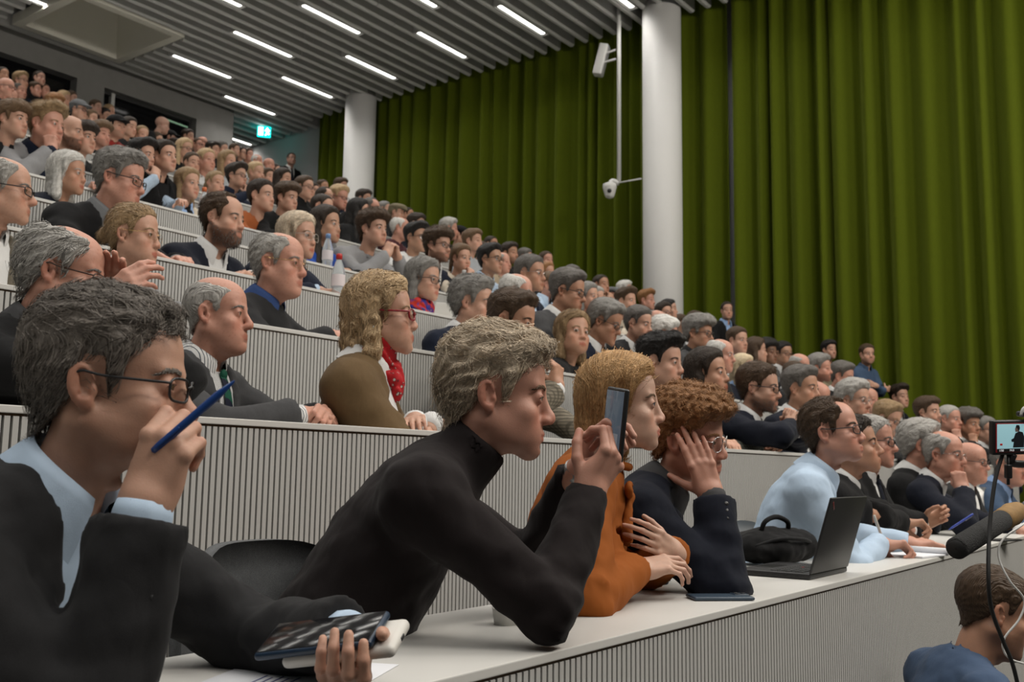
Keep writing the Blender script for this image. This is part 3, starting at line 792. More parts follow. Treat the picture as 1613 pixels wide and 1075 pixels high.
ys = [6.60+SP*(.5+i) for i in range(-60, 45)]
for n, y in enumerate(ys):
    x = -6.9-(.61 if n % 2 else 0)-rs.choice((0, .4))
    end = 12.30 if y < 13.9 else 12.66
    while x < end-.05:
        L = min(2.44, round(end-x, 3)); x1 = x+L
        segs = [(x, x1)]
        if y > HY0-.03 and y < HY1+.05:
            segs = [(a, b) for a, b in ((x, min(x1, HX0-.1)), (max(x, HX1+.08), x1)) if b-a > .08]
        if y > YB-.05: segs = [(max(a, xe+.02), b) for a, b in segs if b > xe+.1]
        for a, b in segs:
            if y > 5.2 and b > 3.2 and y < 17.6: put('slat', slat_mesh(round(b-a-.008, 3)), M_SLAT, ceil, T(a, y, ZC))
            elif y < 5.2 or b <= 3.2: far.append((a, b-.008, y-STK/2, y+STK/2, ZC, ZC+SH))
        x = x1
put('slat', boxes_mesh('slats_far', far), M_SLAT, ceil, kind='stuff')
# skylight hood among the baffles
M_HOOD = plain('hood_cream', (.64, .62, .54), .7, nz=.03, nscale=3)
hood = empty('ceiling_hood', T((HX0+HX1)/2, (HY0+HY1)/2, ZC), 'cream square light well with a wide rim set among the ceiling baffles', 'ceiling hood')
hw, hd, r = (HX1-HX0)/2, (HY1-HY0)/2, .13
put('rim', boxes_mesh('rim', [(-hw, hw, -hd, -hd+r, -.03, .12), (-hw, hw, hd-r, hd, -.03, .12), (-hw, -hw+r, -hd+r, hd-r, -.03, .12), (hw-r, hw, -hd+r, hd-r, -.03, .12)]), M_HOOD, hood)
a, b, tp = hw-r, hd-r, .12
sv = np.array([(-a, -b, .0), (a, -b, .0), (a, b, .0), (-a, b, .0), (-a+tp, -b+tp, .9), (a-tp, -b+tp, .9), (a-tp, b-tp, .9), (-a+tp, b-tp, .9)])
put('shaft', to_mesh('shaft', Geo(sv, np.array([[0, 1, 5, 4], [1, 2, 6, 5], [2, 3, 7, 6], [3, 0, 4, 7], [4, 5, 6, 7]])), False), M_HOOD, hood)
# light bars
M_TUBE = plain('light_diffuser', (.9, .9, .88), .4, emit=BAR_EMIT, ecol=(1.0, .97, .92))
LB = 1.10; nc = 22
cells = []
for i in range(nc):
    c = (i+.5)*LB/nc; a = np.arange(10)*2*np.pi/10
    cells.append(np.stack([c+.034*np.cos(a), .040*np.sin(a), np.zeros(10)], 1))
cv = np.concatenate(cells); cq = []
for i in range(nc):
    o = i*10
    cq += [[o, o+3, o+2, o+1], [o, o+9, o+4, o+3], [o+9, o+8, o+5, o+4], [o+8, o+7, o+6, o+5]]
me_cells = to_mesh('diffuser', Geo(cv, np.array(cq)), False)
me_house = boxes_mesh('housing', [(-.05, LB+.05, -.075, .075, .004, .13), (-.05, LB+.05, -.075, -.060, -.012, .004), (-.05, LB+.05, .060, .075, -.012, .004), (-.05, -.03, -.06, .06, -.012, .004), (LB+.03, LB+.05, -.06, .06, -.012, .004)])
for i, (x, y) in enumerate(LIGHTS):
    c = T(x, y, ZC+.02)
    yr = sum(1 for a, b in LIGHTS if round(a, 1) == round(x, 1) and b > y)
    cn = 1+round((10.6-x)/1.6)
    lb = 'white light bar, %s from the back in the %s column from the curtain' % (ORD[yr+1], ORD[cn])
    if x == 11.50: lb = 'white light bar in the recess beyond the exit sign'
    L = None
    if in_frame((x, y, ZC), 260) or in_frame((x+1.1, y, ZC), 260):      # fixtures well outside the picture are lamps only
        L = empty('ceiling_light', c, lb, 'ceiling light', 'light bars between the ceiling baffles')
        put('housing', me_house, M_SLAT, L); put('diffuser', me_cells, M_TUBE, L)
    l = bpy.data.lights.new('light_bar_lamp', 'AREA'); l.shape = 'RECTANGLE'; l.size, l.size_y = LB, .07; l.energy = BAR_W; l.color = (1.0, .965, .91); l.spread = math.radians(BAR_SPREAD)
    o = bpy.data.objects.new('light_bar_lamp', l); COL.objects.link(o); o.location = (x+LB/2, y, ZC+.016)
# columns
def column(px, label, ytop):
    P = at_x(px, 470, 12.02)
    g = lathe([(.001, -.4), (.272, -.4), (.272, 8.4), (.001, 8.4)], 48)
    me = to_mesh('column', g)
    put('column', me, M_COLUMN, None, T(P[0], P[1], 0), kind='structure', label=label)
    return P
PC2 = column(1044.5, 'thick round white column in front of the curtain, nearer one', 0)
PC1 = column(558, 'round white column at the upper end of the curtain', 0)
# curtain in three hung panels
def curtain_mesh(y0, y1, seed):
    rg = np.random.default_rng(seed)
    s = np.arange(y0, y1, .0105); n = len(s)
    w = []; y = y0
    while y < y1+.5:
        w.append(y); y += rg.uniform(.16, .46)
    w = np.array(w); ph = np.interp(s, w, np.arange(len(w)))*2*np.pi
    am = np.interp(s, w, rg.uniform(.05, .115, len(w)))
    zz = np.concatenate([np.linspace(-.3, 6.6, 26), [7.0, 7.4, 7.75, 8.0]]); rows = []
    for i, z in enumerate(zz):
        t = np.clip((z-1)/6.5, 0, 1)
        dr = .06*np.sin(s*1.3+seed)*(1-t)+.03*np.sin(s*3.1+2*seed)*(1-t)
        p2 = ph+dr*8
        x = am*(1.15-.35*t)*(np.sin(p2)+.28*np.sin(2*p2+.8+.8*np.sin(s*.9)))+.018*np.sin(s*2.1+z*.35)
        rows.append(np.stack([XC+x, s+.02*np.sin(p2+1.2)+dr*.35, np.full(n, z)], 1))
    v = np.concatenate(rows); i = np.arange(len(zz)*n).reshape(len(zz), n)
    q = np.stack([i[:-1, :-1], i[1:, :-1], i[1:, 1:], i[:-1, 1:]], -1).reshape(-1, 4)
    return to_mesh('curtain', Geo(v, q))
m, nt, b, L_ = new_mat('curtain_green')
f = noise(nt, coords(nt, scale=(1, 1, .25)), 60, 3, .6)
L_.new(mixc(nt, (.060, .080, .0028), (.082, .106, .0042), f), b.inputs['Base Color']); b.inputs['Roughness'].default_value = .9; b.inputs['Specular IOR Level'].default_value = .12
b.inputs['Sheen Weight'].default_value = .25; b.inputs['Sheen Tint'].default_value = (.5, .6, .1, 1)
fw_ = noise(nt, coords(nt), 500, 2); bump(nt, fw_, .15, .004, b)
M_CURT = m
ya = at_x(1151, 200, XC)[1]; yb_ = at_x(778, 250, XC)[1]
for y0, y1, sd, lb in ((-4.5, ya-.02, 3, 'heavy green pleated curtain panel near the stage'), (ya+.02, yb_-.01, 5, 'heavy green pleated curtain panel around the nearer column'), (yb_+.01, at_x(500, 220, XC)[1], 8, 'heavy green pleated curtain panel at the upper end')):
    o = put('curtain', curtain_mesh(y0, y1, sd), M_CURT); o['label'] = lb; o['category'] = 'curtain'; o['group'] = 'green curtain panels'
put('curtain_rail', boxes_mesh('curtain_rail', [(XC-.05, XC+.05, -4.5, 13.7, 8.0, 8.06)]), M_METALW, None, None, label='white curtain rail hidden above the baffles', category='rail')
# desks
def slats_mesh(h):
    k = ('ribs', round(h, 3))
    if k not in _MC:
        n = int((XR-XL)/.0165)
        _MC[k] = boxes_mesh('rib', [(XL+i*.0165, XL+i*.0165+.0112, -.009, 0, 0, h) for i in range(n)])
    return _MC[k]
for k in range(1, NROW+1):
    z0 = FL(k-1)+.001 if k > 1 else -.495
    zt = FL(k)+DESK_H
    d = empty('lecture_desk', T(0, YD(k), 0), 'long white desk of the %s row with a finely ribbed pale front' % ORD[k], 'desk', 'desks of the raked rows')
    put('desk_top', boxes_mesh('desk_top', [(XL, XR, -.012, .40, zt-.015, zt)], .002), M_WHITE, d)
    put('edge_strip', boxes_mesh('edge_strip', [(XL, XR, -.006, .02, zt-.020, zt-.015)]), M_BROWN, d)
    put('front_panel', boxes_mesh('front_panel', [(XL, XR, .001, .02, z0, zt-.020)]), M_GAP, d)
    h = round(zt-.020-z0, 3)
    put('ribs', slats_mesh(h), M_RIB, d, T(0, 0, z0), kind='stuff')
# ceiling-mounted loudspeaker / dome camera pole beside the column
XP = 11.80
P1 = at_x(975, 288, XP)
pole = empty('camera_pole', T(P1[0], P1[1], P1[2]), 'thin white ceiling pole with a dome camera at its lower end', 'camera')
put('pole', to_mesh('pole', tube1([(0, 0, 0), (0, 0, 8.4-P1[2])], .030, 12)), M_METALW, pole)
lr = at_x(1013, 291, XP)-P1
put('cross_rod', to_mesh('cross_rod', tube1([(0, 0, 0), (lr[0]*.93, lr[1]*.93, .0)], .011, 8)), M_METALW, pole)
hd_ = put('camera_arm', to_mesh('camera_arm', tube1(smooth_path([(0, 0, -.01), (-.03, .08, .03), (-.06, .11, .0)]), .035, 10)), M_METALW, pole)
put('dome', to_mesh('dome', lathe([(.001, .02), (.06, .018), (.095, .0), (.098, -.05), (.085, -.10), (.07, -.16), (.055, -.19), (.02, -.205), (.001, -.207)], 24)), M_METALW, pole, T(-.06, .115, -.02))
put('lens', to_mesh('lens', lathe([(.001, .012), (.022, .01), (.03, 0), (.001, -.001)], 16)), M_BLK, pole, m4(frame((-.85, -.45, -.15), (0, 0, 1)), (-.135, .075, -.135)))
S1 = at_x(947, 95, XP)
spk = empty('loudspeaker', m4(rot('z', 20)@rot('x', 0), S1), 'white box loudspeaker tilted down on the ceiling pole', 'loudspeaker')
Rk = rot('y', 0)@rot('x', 14)
put('cabinet', rbox(.16, .13, .46, .015), M_METALW, spk, m4(Rk))
put('grille', rbox(.145, .012, .43, .004), plain('grille_grey', (.40, .40, .39), .6), spk, m4(Rk, Rk@np.array([0, -.068, 0])))
bl = at_x(970, 92, XP)-S1; bl = rot('z', -20)@bl
put('bracket', to_mesh('bracket', tube1([(0, .03, .07), (bl[0], bl[1], .10)], .016, 8)), M_METALW, spk)
put('bracket', to_mesh('bracket', tube1([(0, .03, -.05), (bl[0], bl[1], -.04)], .016, 8)), M_METALW, spk)
# exit sign
E1 = at_x(416, 208, 12.0)
fwd = nrm(-E1*np.array([1, 1, 0])); ex = empty('exit_sign', m4(np.stack([np.cross((0, 0, 1), -fwd)*-1, -fwd*-1*-1, (0, 0, 1)], 1) if False else rot('z', math.degrees(math.atan2(fwd[0], -fwd[1]))), E1), 'lit green and white emergency exit sign under the baffles', 'sign')
put('sign_box', rbox(.25, .05, .20, .008), plain('exit_green', (.0, .28, .22), .4, emit=4.0, ecol=(.0, .55, .50)), ex)
wm = plain('exit_white', (.9, .95, .95), .4, emit=7.0, ecol=(.75, 1, 1))
def flat(name, poly, th=.004):
    bm = bmesh.new(); vs = [bm.verts.new((x, 0, z)) for x, z in poly]; fc = bm.faces.new(vs)
    r_ = bmesh.ops.extrude_face_region(bm, geom=[fc]); bmesh.ops.translate(bm, vec=(0, -th, 0), verts=[g for g in r_['geom'] if isinstance(g, bmesh.types.BMVert)])
    bmesh.ops.recalc_face_normals(bm, faces=bm.faces); me = bpy.data.meshes.new(name); bm.to_mesh(me); bm.free(); return me
put('door_symbol', flat('door_symbol', [(-.105, -.075), (-.02, -.075), (-.02, .08), (-.105, .08)]), wm, ex, T(0, -.026, 0))
put('runner_symbol', flat('runner_symbol', [(.015, -.075), (.04, -.075), (.055, -.035), (.09, -.06), (.105, -.045), (.07, .0), (.08, .02), (.105, .01), (.105, .03), (.075, .045), (.07, .075), (.045, .08), (.04, .05), (.015, .02), (.02, .005), (.045, .02), (.045, -.02)]), wm, ex, T(0, -.026, 0))
put('rod', to_mesh('rod', tube1([(0, 0, .1), (0, 0, .9)], .008, 6)), M_METALW, ex)
# ------------------------------------------------------------------ people: builder
def eye_geo(gaze, iris):
    d = nrm(gaze); A = frame(d, (0, 0, 1) if abs(d[2]) < .9 else (0, 1, 0)); A = np.stack([A[:, 0], A[:, 1], d], 1)
    angs = [0.1, 11, 11.5, 27, 29, 40, 60, 80, 110, 150, 179]; n = 16
    iris = np.array(iris); cs = [(.01, .01, .01), (.01, .01, .01), iris*.7, iris, iris*.35, (.44, .40, .38), (.44, .39, .37), (.42, .35, .32), (.6, .5, .46), (.6, .5, .46), (.6, .5, .46)]
    a = np.arange(n)*2*np.pi/n; v = []; c = []
    for t, col in zip(np.radians(angs), cs):
        v.append(np.stack([np.sin(t)*np.cos(a), np.sin(t)*np.sin(a), np.full(n, np.cos(t))], 1)@A.T*.0123); c += [col]*n
    i = np.arange(len(angs)*n).reshape(-1, n)
    q = np.stack([i[:-1], i[1:], np.roll(i, -1, 1)[1:], np.roll(i, -1, 1)[:-1]], -1).reshape(-1, 4)
    return Geo(np.concatenate(v), q, np.array(c, float))
M_LASH = plain('lash_dark', (.02, .014, .012), .6)
def lash_geo(fem, side):
    out = []
    for s in (side,):
        t = np.linspace(-1, 1, 9); x = .031+.0128*t; z = -.0008+.0042*np.sqrt(np.maximum(0, 1-t*t))+.0004
        y = -.0735-np.sqrt(np.maximum(0, .0144**2-(x-.031)**2-z**2))
        out.append(tube1(np.stack([x*s, y, z], 1), np.full(9, .0008 if fem else .0005), 5))
    return join(out)
_GG = {}
def glasses_geo(shape, r=.0012, w=1., l=1.):
    k = (shape, r, w)
    if k in _GG: return _GG[k]
    rx, ry, ex = {'round': (.0225, .0205, 2.2), 'rect': (.0260, .0155, 3.5), 'oval': (.0245, .0165, 2.4), 'big': (.0270, .0205, 3.0), 'rimless': (.0250, .0160, 3.0)}[shape]
    fr, ln = [], []
    for s in (-1, 1):
        t = np.arange(24)*2*np.pi/24
        x = .0335*s*w+rx*np.sign(np.cos(t))*np.abs(np.cos(t))**(2/ex); z = -.004+ry*np.sign(np.sin(t))*np.abs(np.sin(t))**(2/ex)
        y = -.0985*l+6.0*(x**2)*.6+.02*(z*0)
        P = np.stack([x, y, z], 1)
        fr.append(tube1(P, r*(.5 if shape == 'rimless' else 1), 6, closed=True))
        c = P.mean(0); n = len(P); i = np.arange(n)
        v = np.concatenate([P, P*.5+c*.5]); q = np.stack([i, np.roll(i, -1), np.roll(i, -1)+n, i+n], 1)
        q2 = np.array([[n+0, n+j, n+j+1, n+j+2] for j in range(1, n-2, 2)])
        ln.append(Geo(v, np.concatenate([q, q2])))
        hx = .0335*s*w+rx*s
        yh = -.0985*l+3.6*hx**2
        fr.append(tube1(smooth_path([(hx, yh, .004), (hx+.006*s, yh+.010, .004), (.0775*s*w, -.01, .006), (.0800*s*w, .020, .010), (.0790*s*w, .038, -.006)], 5), r*1.05, 6))
    fr.append(tube1(smooth_path([(-.0115*w, -.0985*l, .001), (0, -.1020*l, .004), (.0115*w, -.0985*l, .001)], 5), r, 6))
    _GG[k] = (join(fr), ln); return _GG[k]
def shirt_collar(nd, size=1., open_=20, spread=1.):
    """folded shirt collar around a neck whose axis leaves the origin along nd"""
    ph = np.radians(np.linspace(-180+open_, 180-open_, 33)); A = frame(nd, (0, -1, 0))   # +y local = back
    rows = []
    fr = (1-np.cos(ph))/2*0+((np.abs(ph)/np.pi)**3)              # 1 near the front opening
    for r_, z_, tip in ((.060, -.015, 0), (.0585, .046, 0), (.0625, .055, 0), (.0710, .042, .0), (.0840, .010, 1), (.0900, -.008, 1.8)):
        r = r_*size*(1+.05*fr); z = (z_-.030*fr*(1 if z_ > -.01 else .4)-.022*tip*fr*spread)*size
        rows.append(np.stack([r*np.sin(ph), r*np.cos(ph), z], 1))
    v = np.concatenate(rows)@A.T; n = len(ph); i = np.arange(6*n).reshape(6, n)
    q = np.stack([i[:-1, :-1], i[:-1, 1:], i[1:, 1:], i[1:, :-1]], -1).reshape(-1, 4)
    return Geo(v, q)
def front_y(f, x, z):
    x = np.atleast_1d(np.asarray(x, float)); z = np.broadcast_to(np.asarray(z, float), x.shape)
    p = np.stack([x, np.full_like(x, -.45), z], 1)
    for _ in range(40): p[:, 1] += np.clip(f(p.astype(F32)), -.02, .05)*.85
    return p
def strip_on(f, pts, wid, th, lift=.002):
    """ribbon lying on the front of surface f; pts (n,2) x,z ; wid (n,)"""
    pts = np.asarray(pts, float); n = len(pts)
    d = np.gradient(pts, axis=0); d /= np.linalg.norm(d, axis=1, keepdims=True); s = np.stack([-d[:, 1], d[:, 0]], 1)
    cols = []
    for u in (-1, -.5, 0, .5, 1):
        xy = pts+s*(u*np.asarray(wid)[:, None]/2); p = front_y(f, xy[:, 0], xy[:, 1]); p[:, 1] -= lift+th*(1-abs(u)**3)
        cols.append(p)
    v = np.stack(cols, 1).reshape(-1, 3); i = np.arange(n*5).reshape(n, 5)
    q = np.stack([i[:-1, :-1], i[:-1, 1:], i[1:, 1:], i[1:, :-1]], -1).reshape(-1, 4)
    return Geo(v, q)
# arm poses: per side -> (wrist, finger dir, palm normal, hand pose, elbow hint, at_face)
def pose_arms(pose):
    P = {}
    def both(W, d, n, hp, hint, face=False):
        for s in (-1, 1): P[s] = (V(W[0]*s, W[1], W[2]), V(d[0]*s, d[1], d[2]), V(n[0]*s, n[1], n[2]), hp, V(hint[0]*s, hint[1], hint[2]), face)
    def one(s, W, d, n, hp, hint, face=False): P[s] = (V(W[0]*s, W[1], W[2]), V(d[0]*s, d[1], d[2]), V(n[0]*s, n[1], n[2]), hp, V(hint[0]*s, hint[1], hint[2]), face)
    if pose == 'lap': both((.13, -.27, -.42), (-.5, -.8, -.2), (-.2, .3, -1), 'relax', (1, .6, -.3))
    elif pose == 'fold':
        one(-1, (-.05, -.30, -.225), (-1, -.15, .0), (0, -.2, -1), 'relax', (1, .1, -.6)); one(1, (-.04, -.36, -.215), (-1, -.1, .0), (0, -.2, -1), 'relax', (1, .1, -.6))
    elif pose == 'cross':
        one(-1, (-.10, -.20, -.27), (-1, .1, .15), (0, .9, .2), 'relax', (1, .1, -.8)); one(1, (-.10, -.23, -.24), (-1, .15, .2), (0, .9, 0), 'relax', (1, .1, -.8))
    elif pose == 'claspd': both((.06, -.38, -.225), (-.75, -.6, .15), (-.5, .2, -.6), 'curl', (1, .2, -.5))
    elif pose == 'clasp': both((.062, -.235, -.055), (-.42, .02, .9), (-.9, .25, -.3), 'curl', (.7, -.1, -1), True)
    else: both((.09, -.40, -.235), (-.55, -.85, 0), (0, 0, -1), 'relax', (1, .2, -.5))
    if pose in ('chin', 'chinL'):
        s = -1 if pose == 'chin' else 1
        one(s, (.045, -.235, -.045), (-.30, .25, .9), (-.35, .85, .1), 'curl', (.7, -.2, -1), True)
    if pose in ('cheek', 'cheekL'):
        s = -1 if pose == 'cheek' else 1
        one(s, (.085, -.185, -.035), (-.05, .25, .95), (-.85, .35, .1), 'fist', (.8, -.3, -1), True)
    return P
_BC = {}
TROU = None
def trousers_mesh():
    global TROU
    if TROU is None:
        gs = [tube1([(.09*s, .0, .02), (.10*s, -.20, .035), (.11*s, -.42, .03), (.115*s, -.44, -.05), (.115*s, -.41, -.25), (.115*s, -.40, -.42)], [.095, .088, .068, .062, .052, .045], 8) for s in (-1, 1)]
        gs.append(Geo(*polygonise(lambda p: ell(p, (0, 0, .06), (.18, .15, .12)), (-.22, -.2, -.1), (.22, .2, .25), .04)))
        gs += [tube1([(.115*s, -.36, -.46), (.115*s, -.50, -.465), (.115*s, -.60, -.475)], [.05, .045, .03], 8) for s in (-1, 1)]
        g = join(gs); g.c = None; TROU = to_mesh('trousers', g)
    return TROU
PEOPLE = []
A_V = .0031
def person(px, py, h, v, pitch, head, hair, hc, tone, wear, pose, label, row=None, dy=.45, lean=None, body=None, roll=0., gl=None, glc='black', beard=0., bcol=None, gaze=None, tier=None, custom=None,
           build=1., bust=0., thick=1., vopen=None, stand=False, X=None, hs=1.0, bustv=None, seed=None, top=None, offx=0., gazecam=False, strands=None, hairkw=None, scale=None, hold=None, iris=(.16, .10, .05)):
    """px, py: head centre in the photograph; h: crown-to-chin height there; v: facing (0 = to the camera, 90 = to the right)"""
    fem = HEADS[head].get('fem', 0)
    seed = (len(PEOPLE)*13) % 97 if seed is None else seed
    if X is not None: H = at_x(px, py, X); row = row or 0
    else:
        if row is not None and row >= 7: row = None
        if row is None:
            best = None
            for k in range(3, NROW+1):
                P = at_y(px, py, YD(k)+dy); hp = .245*FPX/depth_of(P)
                if P[0] > 10.75: continue
                e = abs(P[2]-(FL(k)+1.18))/.12+abs(math.log(hp/h))/.16
                if best is None or e < best[0]: best = (e, k)
            row = best[1]
        H = at_y(px, py, YD(row)+dy)
    dep = depth_of(H)
    s = scale or float(np.clip(h*dep/FPX/.245, .90, 1.10))
    if tier is None: tier = 'B' if h >= 44 else 'C'
    tc = nrm([-H[0], -H[1], 0]); rp = V(-tc[1], tc[0], 0)          # to camera; picture-right seen from the camera
    if np.dot(rp, C_RT) < 0: rp = -rp
    fd = tc*math.cos(math.radians(v))+rp*math.sin(math.radians(v))
    ya = math.degrees(math.atan2(fd[0], -fd[1]))                   # head yaw; 0 faces -y
    yb = body if body is not None else max(-50, min(60, ya))*.45
    if lean is None: lean = {'desk': 14, 'fold': 16, 'claspd': 16, 'clasp': 20, 'chin': 16, 'chinL': 16, 'cheek': 18, 'cheekL': 18}.get(pose, 4)
    Rh = rot('z', ya)@rot('x', -pitch)@rot('y', roll)
    nb = rot('z', ya*.6+yb*.4)@rot('x', -pitch*.45+lean*.25)@V(0, .050, -.158)
    N = H+nb*s
    fl = FL(row) if row and not stand else N[2]-1.48*s
    if X is not None and not stand: fl = N[2]-1.0
    base = empty('person', m4(rot('z', yb), (N[0], N[1], fl)), label, 'person', 'listeners in the audience')
    PEOPLE.append((base, row, H))
    Bi = np.linalg.inv(m4(rot('z', yb), (N[0], N[1], fl)))          # world -> person
    Mh = Bi@m4(Rh*s, H)
    Nz = N[2]-fl
    Ml = m4(np.eye(3)*s, (0, 0, Nz))                                # torso units -> person
    hv = {'A': A_V if h > 180 else .0039, 'B': round(float(np.clip(2.3*.245/h, .0054, .0090)), 4), 'C': .0095}[tier]
    # --- arms
    arms = pose_arms(pose)
    rel = rot('z', (ya-yb)*.8)
    Rl = rot('x', lean); A = []; hands = []; slv = []
    kind = wear.split(':')[0]; wc = (wear.split(':')+[None]*4)[1:4]
    for sd in (-1, 1):
        W, d, n, hp, hint, face = arms[sd]
        if face: W, d, n = rel@W+nb*0, rel@d, rel@n; W = W+np.array([0, 0, .0])
        if custom and sd in custom:
            cW, cd, cn, hp, hint = custom[sd]                       # world wrist, dirs
            W = np.linalg.inv(Bi@np.eye(4)) @ np.array([0, 0, 0, 1]) if False else ((Bi@np.append(cW, 1))[:3]-[0, 0, Nz])/s
            d = Bi[:3, :3]@np.asarray(cd, float); n = Bi[:3, :3]@np.asarray(cn, float); hint = V(*hint)
        S = Rl@V((.166 if fem else .184)*sd, .022, -.078)
        if not face and not (custom and sd in custom) and pose in ('desk', 'fold', 'claspd') and row:
            zd = (FL(row)+DESK_H-N[2])/s; W = W.copy(); W[2] = np.clip(zd+.035, -.40, -.14)
            wy = (rot('z', yb)@(W*s))[1]+N[1]; W[1] += max(0, YD(row)+.20-wy)/s
        E, W0 = ik(S, W, .285, .255, hint)
        if row and not custom and pose in ('clasp', 'chin', 'chinL', 'cheek', 'cheekL'):      # elbows rest on the desk, not in it
            zd = (FL(row)+DESK_H-N[2])/s+.050
            for t_ in np.linspace(.08, 1, 12):
                if E[2] >= zd: break
                E, W0 = ik(S, W, .285, .255, hint*(1-t_)+V(sd*1.0, .25, .25)*t_)
        W = W0
        u = nrm(W-E); d = nrm(d); ca = float(np.dot(u, d))
        if ca < .62:                                                   # wrists bend only so far
            pr = nrm(d-u*ca); d = u*.62+pr*.785
        A.append((S, E, W-u*(.012 if kind in 'SJ' else .0), .042 if kind in 'SJK' else .036)); hands.append((sd, W, d, n, hp)); slv.append((E, W, u))
    # --- body (head, neck, hands)
    kw = dict(beard=beard, tan=0)
    if tier == 'C': kw.update(brow=tuple(np.clip(np.array(HAIRC[hc])*2.5+.15, 0, .75)), eyes=True)
    show = tier == 'A' or bool(custom) or pose in ('chin', 'chinL', 'cheek', 'cheekL', 'clasp', 'cross') or (h >= 58 and pose != 'lap')
    if show:
        hg = head_geo(head, hv, **kw)
        dl = np.linalg.inv(Rh)@(N-H)/s-V(0, .050, -.158)               # bend the neck so that it meets the collar
        hg = Geo(hg.v+sstep(-.075, -.165, hg.v[:, 2])[:, None]*dl, hg.q, hg.c)
        gs = [hg.moved(Mh)]
        for sd, W, d, n, hp in hands:
            F_ = frame(d, n); Mx = m4(F_, W)
            if sd == 1: Mx = Mx@np.diag([-1, 1, 1, 1.])
            uu = slv[0 if sd == -1 else 1][2]; gs.append(tube1([W-uu*.07, W-uu*.025, W, W+nrm(d)*.012], [.0275, .0262, .0245, .0235], 14).moved(Ml))
            gs.append(hand_geo(hp, {'A': A_V if h > 180 else .0036, 'B': max(.0052, hv*.9), 'C': .0080}[tier], fem).moved(Ml@Mx))
        for S_, E_, W_, _r in A: gs.append(tube1([(0, .02, .0), (S_*.5)+np.array([0, .01, -.02]), S_, (S_+E_)/2, E_, (E_+W_)/2, W_], [.03, .035, .038, .036, .032, .030, .024], 6).moved(Ml))
        me = to_mesh('body', join(gs)); put('body', me, skin(tone), base)
    else:
        k = ('head', head, hv, round(beard, 1), hc)
        if k not in _BC: _BC[k] = to_mesh('body', head_geo(head, hv, **kw))
        put('body', _BC[k], skin(tone), base, Mh)
    # --- eyes, brows
    Pk = HEADS[head]; w_, l_ = Pk.get('w', 1), Pk.get('l', 1)
    if tier in 'AB':
        g = gaze
        if gazecam: g = np.linalg.inv(Rh)@nrm(-H+np.array([0, 0, CAMZ]))
        if g is None: g = V(0, -1, .02)
        k = ('eye', tuple(np.round(g, 2)), iris)
        if k not in _BC: _BC[k] = to_mesh('eye', eye_geo(g, iris))
        for sd in (-1, 1): put('eye', _BC[k], eye_mat(), base, Mh@T(.031*sd*w_, -.0735*l_, 0))
        bc = bcol or {'white': 'lgrey', 'plat': 'dblond', 'blond': 'dblond', 'strawb': 'lbrown', 'ashb': 'lbrown', 'lgrey': 'grey'}.get(hc, hc)
        for sd in (-1, 1):
            k = ('brow', head, tier, sd)
            if k not in _BC:
                B_ = brow_geo(head, 120 if tier == 'A' else 60, thick=.9 if tier == 'A' else 1.1, side=sd)
                L_ = lash_geo(fem, sd); L_.v = L_.v*np.array([w_, l_, 1])
                _BC[k] = (to_mesh('eyebrow', B_), to_mesh('eyelash', L_))
            put('eyebrow', _BC[k][0], hairm(bc), base, Mh); put('eyelash', _BC[k][1], M_LASH, base, Mh)
    if beard >= .7 and tier in 'AB':
        put('beard', to_mesh('beard', beard_geo(head, .005, full=beard-.3, seed=seed, strands=1300 if tier == 'A' else 450 if h > 60 else 220)), hairm(bcol or hc), base, Mh)
    # --- hair
    if hair != 'bald':
        hh = {'A': .0042, 'B': round(hv*1.3, 4), 'C': .0118}[tier]
        sn = strands if strands is not None else {'A': 2600, 'B': 420 if h > 68 else 160 if h > 50 else 0, 'C': 0}[tier]
        hk = dict(hairkw or {})
        if hair in ('bob', 'long', 'longb', 'silver', 'wavybob'): hk.setdefault('length', .09); hk.setdefault('lift', .04)
        if hair == 'curly': hk.setdefault('frizz', .55)
        if tier == 'B': hk.setdefault('wid', .0014)
        k = ('hair', head, hair, tier, seed % 3 if tier == 'C' else seed)
        if k not in _BC: _BC[k] = to_mesh('hair', hair_geo(head, hair, hh, seed % 3 if tier == 'C' else seed, sn, **hk))
        put('hair' if hair not in ('cap', 'flatcap') else 'cap', _BC[k], hairm(hc) if hair not in ('cap', 'flatcap') else cloth(top or 'black'), base, Mh)
    # --- glasses
    if gl:
        r = {'A': .0019, 'B': .0020, 'C': .0024}[tier]*(1.5 if glc == 'red' else 1)
        fr, ln = glasses_geo(gl, r*(.55 if glc in ('gold', 'silver', 'clear') and tier != 'C' else 1), w_, l_)
        k = ('gl', gl, tier, w_, l_, glc in ('gold', 'silver', 'clear'))
        if k not in _BC: _BC[k] = (to_mesh('glasses', fr), [to_mesh('lens', x) for x in ln])
        GM = {'black': M_BLK, 'gold': plain('gold_wire', (.55, .38, .16), .25, 1.), 'silver': plain('steel_wire', (.55, .55, .55), .25, 1.), 'red': plain('red_acetate', (.22, .008, .016), .25), 'tort': plain('tortoise', (.045, .018, .008), .3), 'clear': plain('clear_frame', (.55, .52, .47), .2)}[glc]
        go = put('glasses', _BC[k][0], GM, base, Mh)
        if tier in 'AB':
            for x in _BC[k][1]: put('lens', x, glass_mat(), go)
    # --- clothes
    ch = {'A': .0085 if h > 180 else .0105, 'B': round(float(np.clip(.0145*95/h, .0145, .0225)), 4), 'C': .025}[tier]
    nd = nrm((np.linalg.inv(Ml)@np.append((Mh@np.append(V(0, .012, -.07), 1))[:3], 1))[:3])
    if tier == 'C': nd = nrm(V(0, -.28, 1))
    key = (pose, lean, kind, build, bust, tier, ch, wc[1] is not None and wc[1] != '', tuple(np.round(nd, 1)) if tier != 'C' else 0, id(custom) if custom else 0, vopen, round((ya-yb)/15) if pose in ('clasp', 'chin', 'chinL', 'cheek', 'cheekL') else 0)
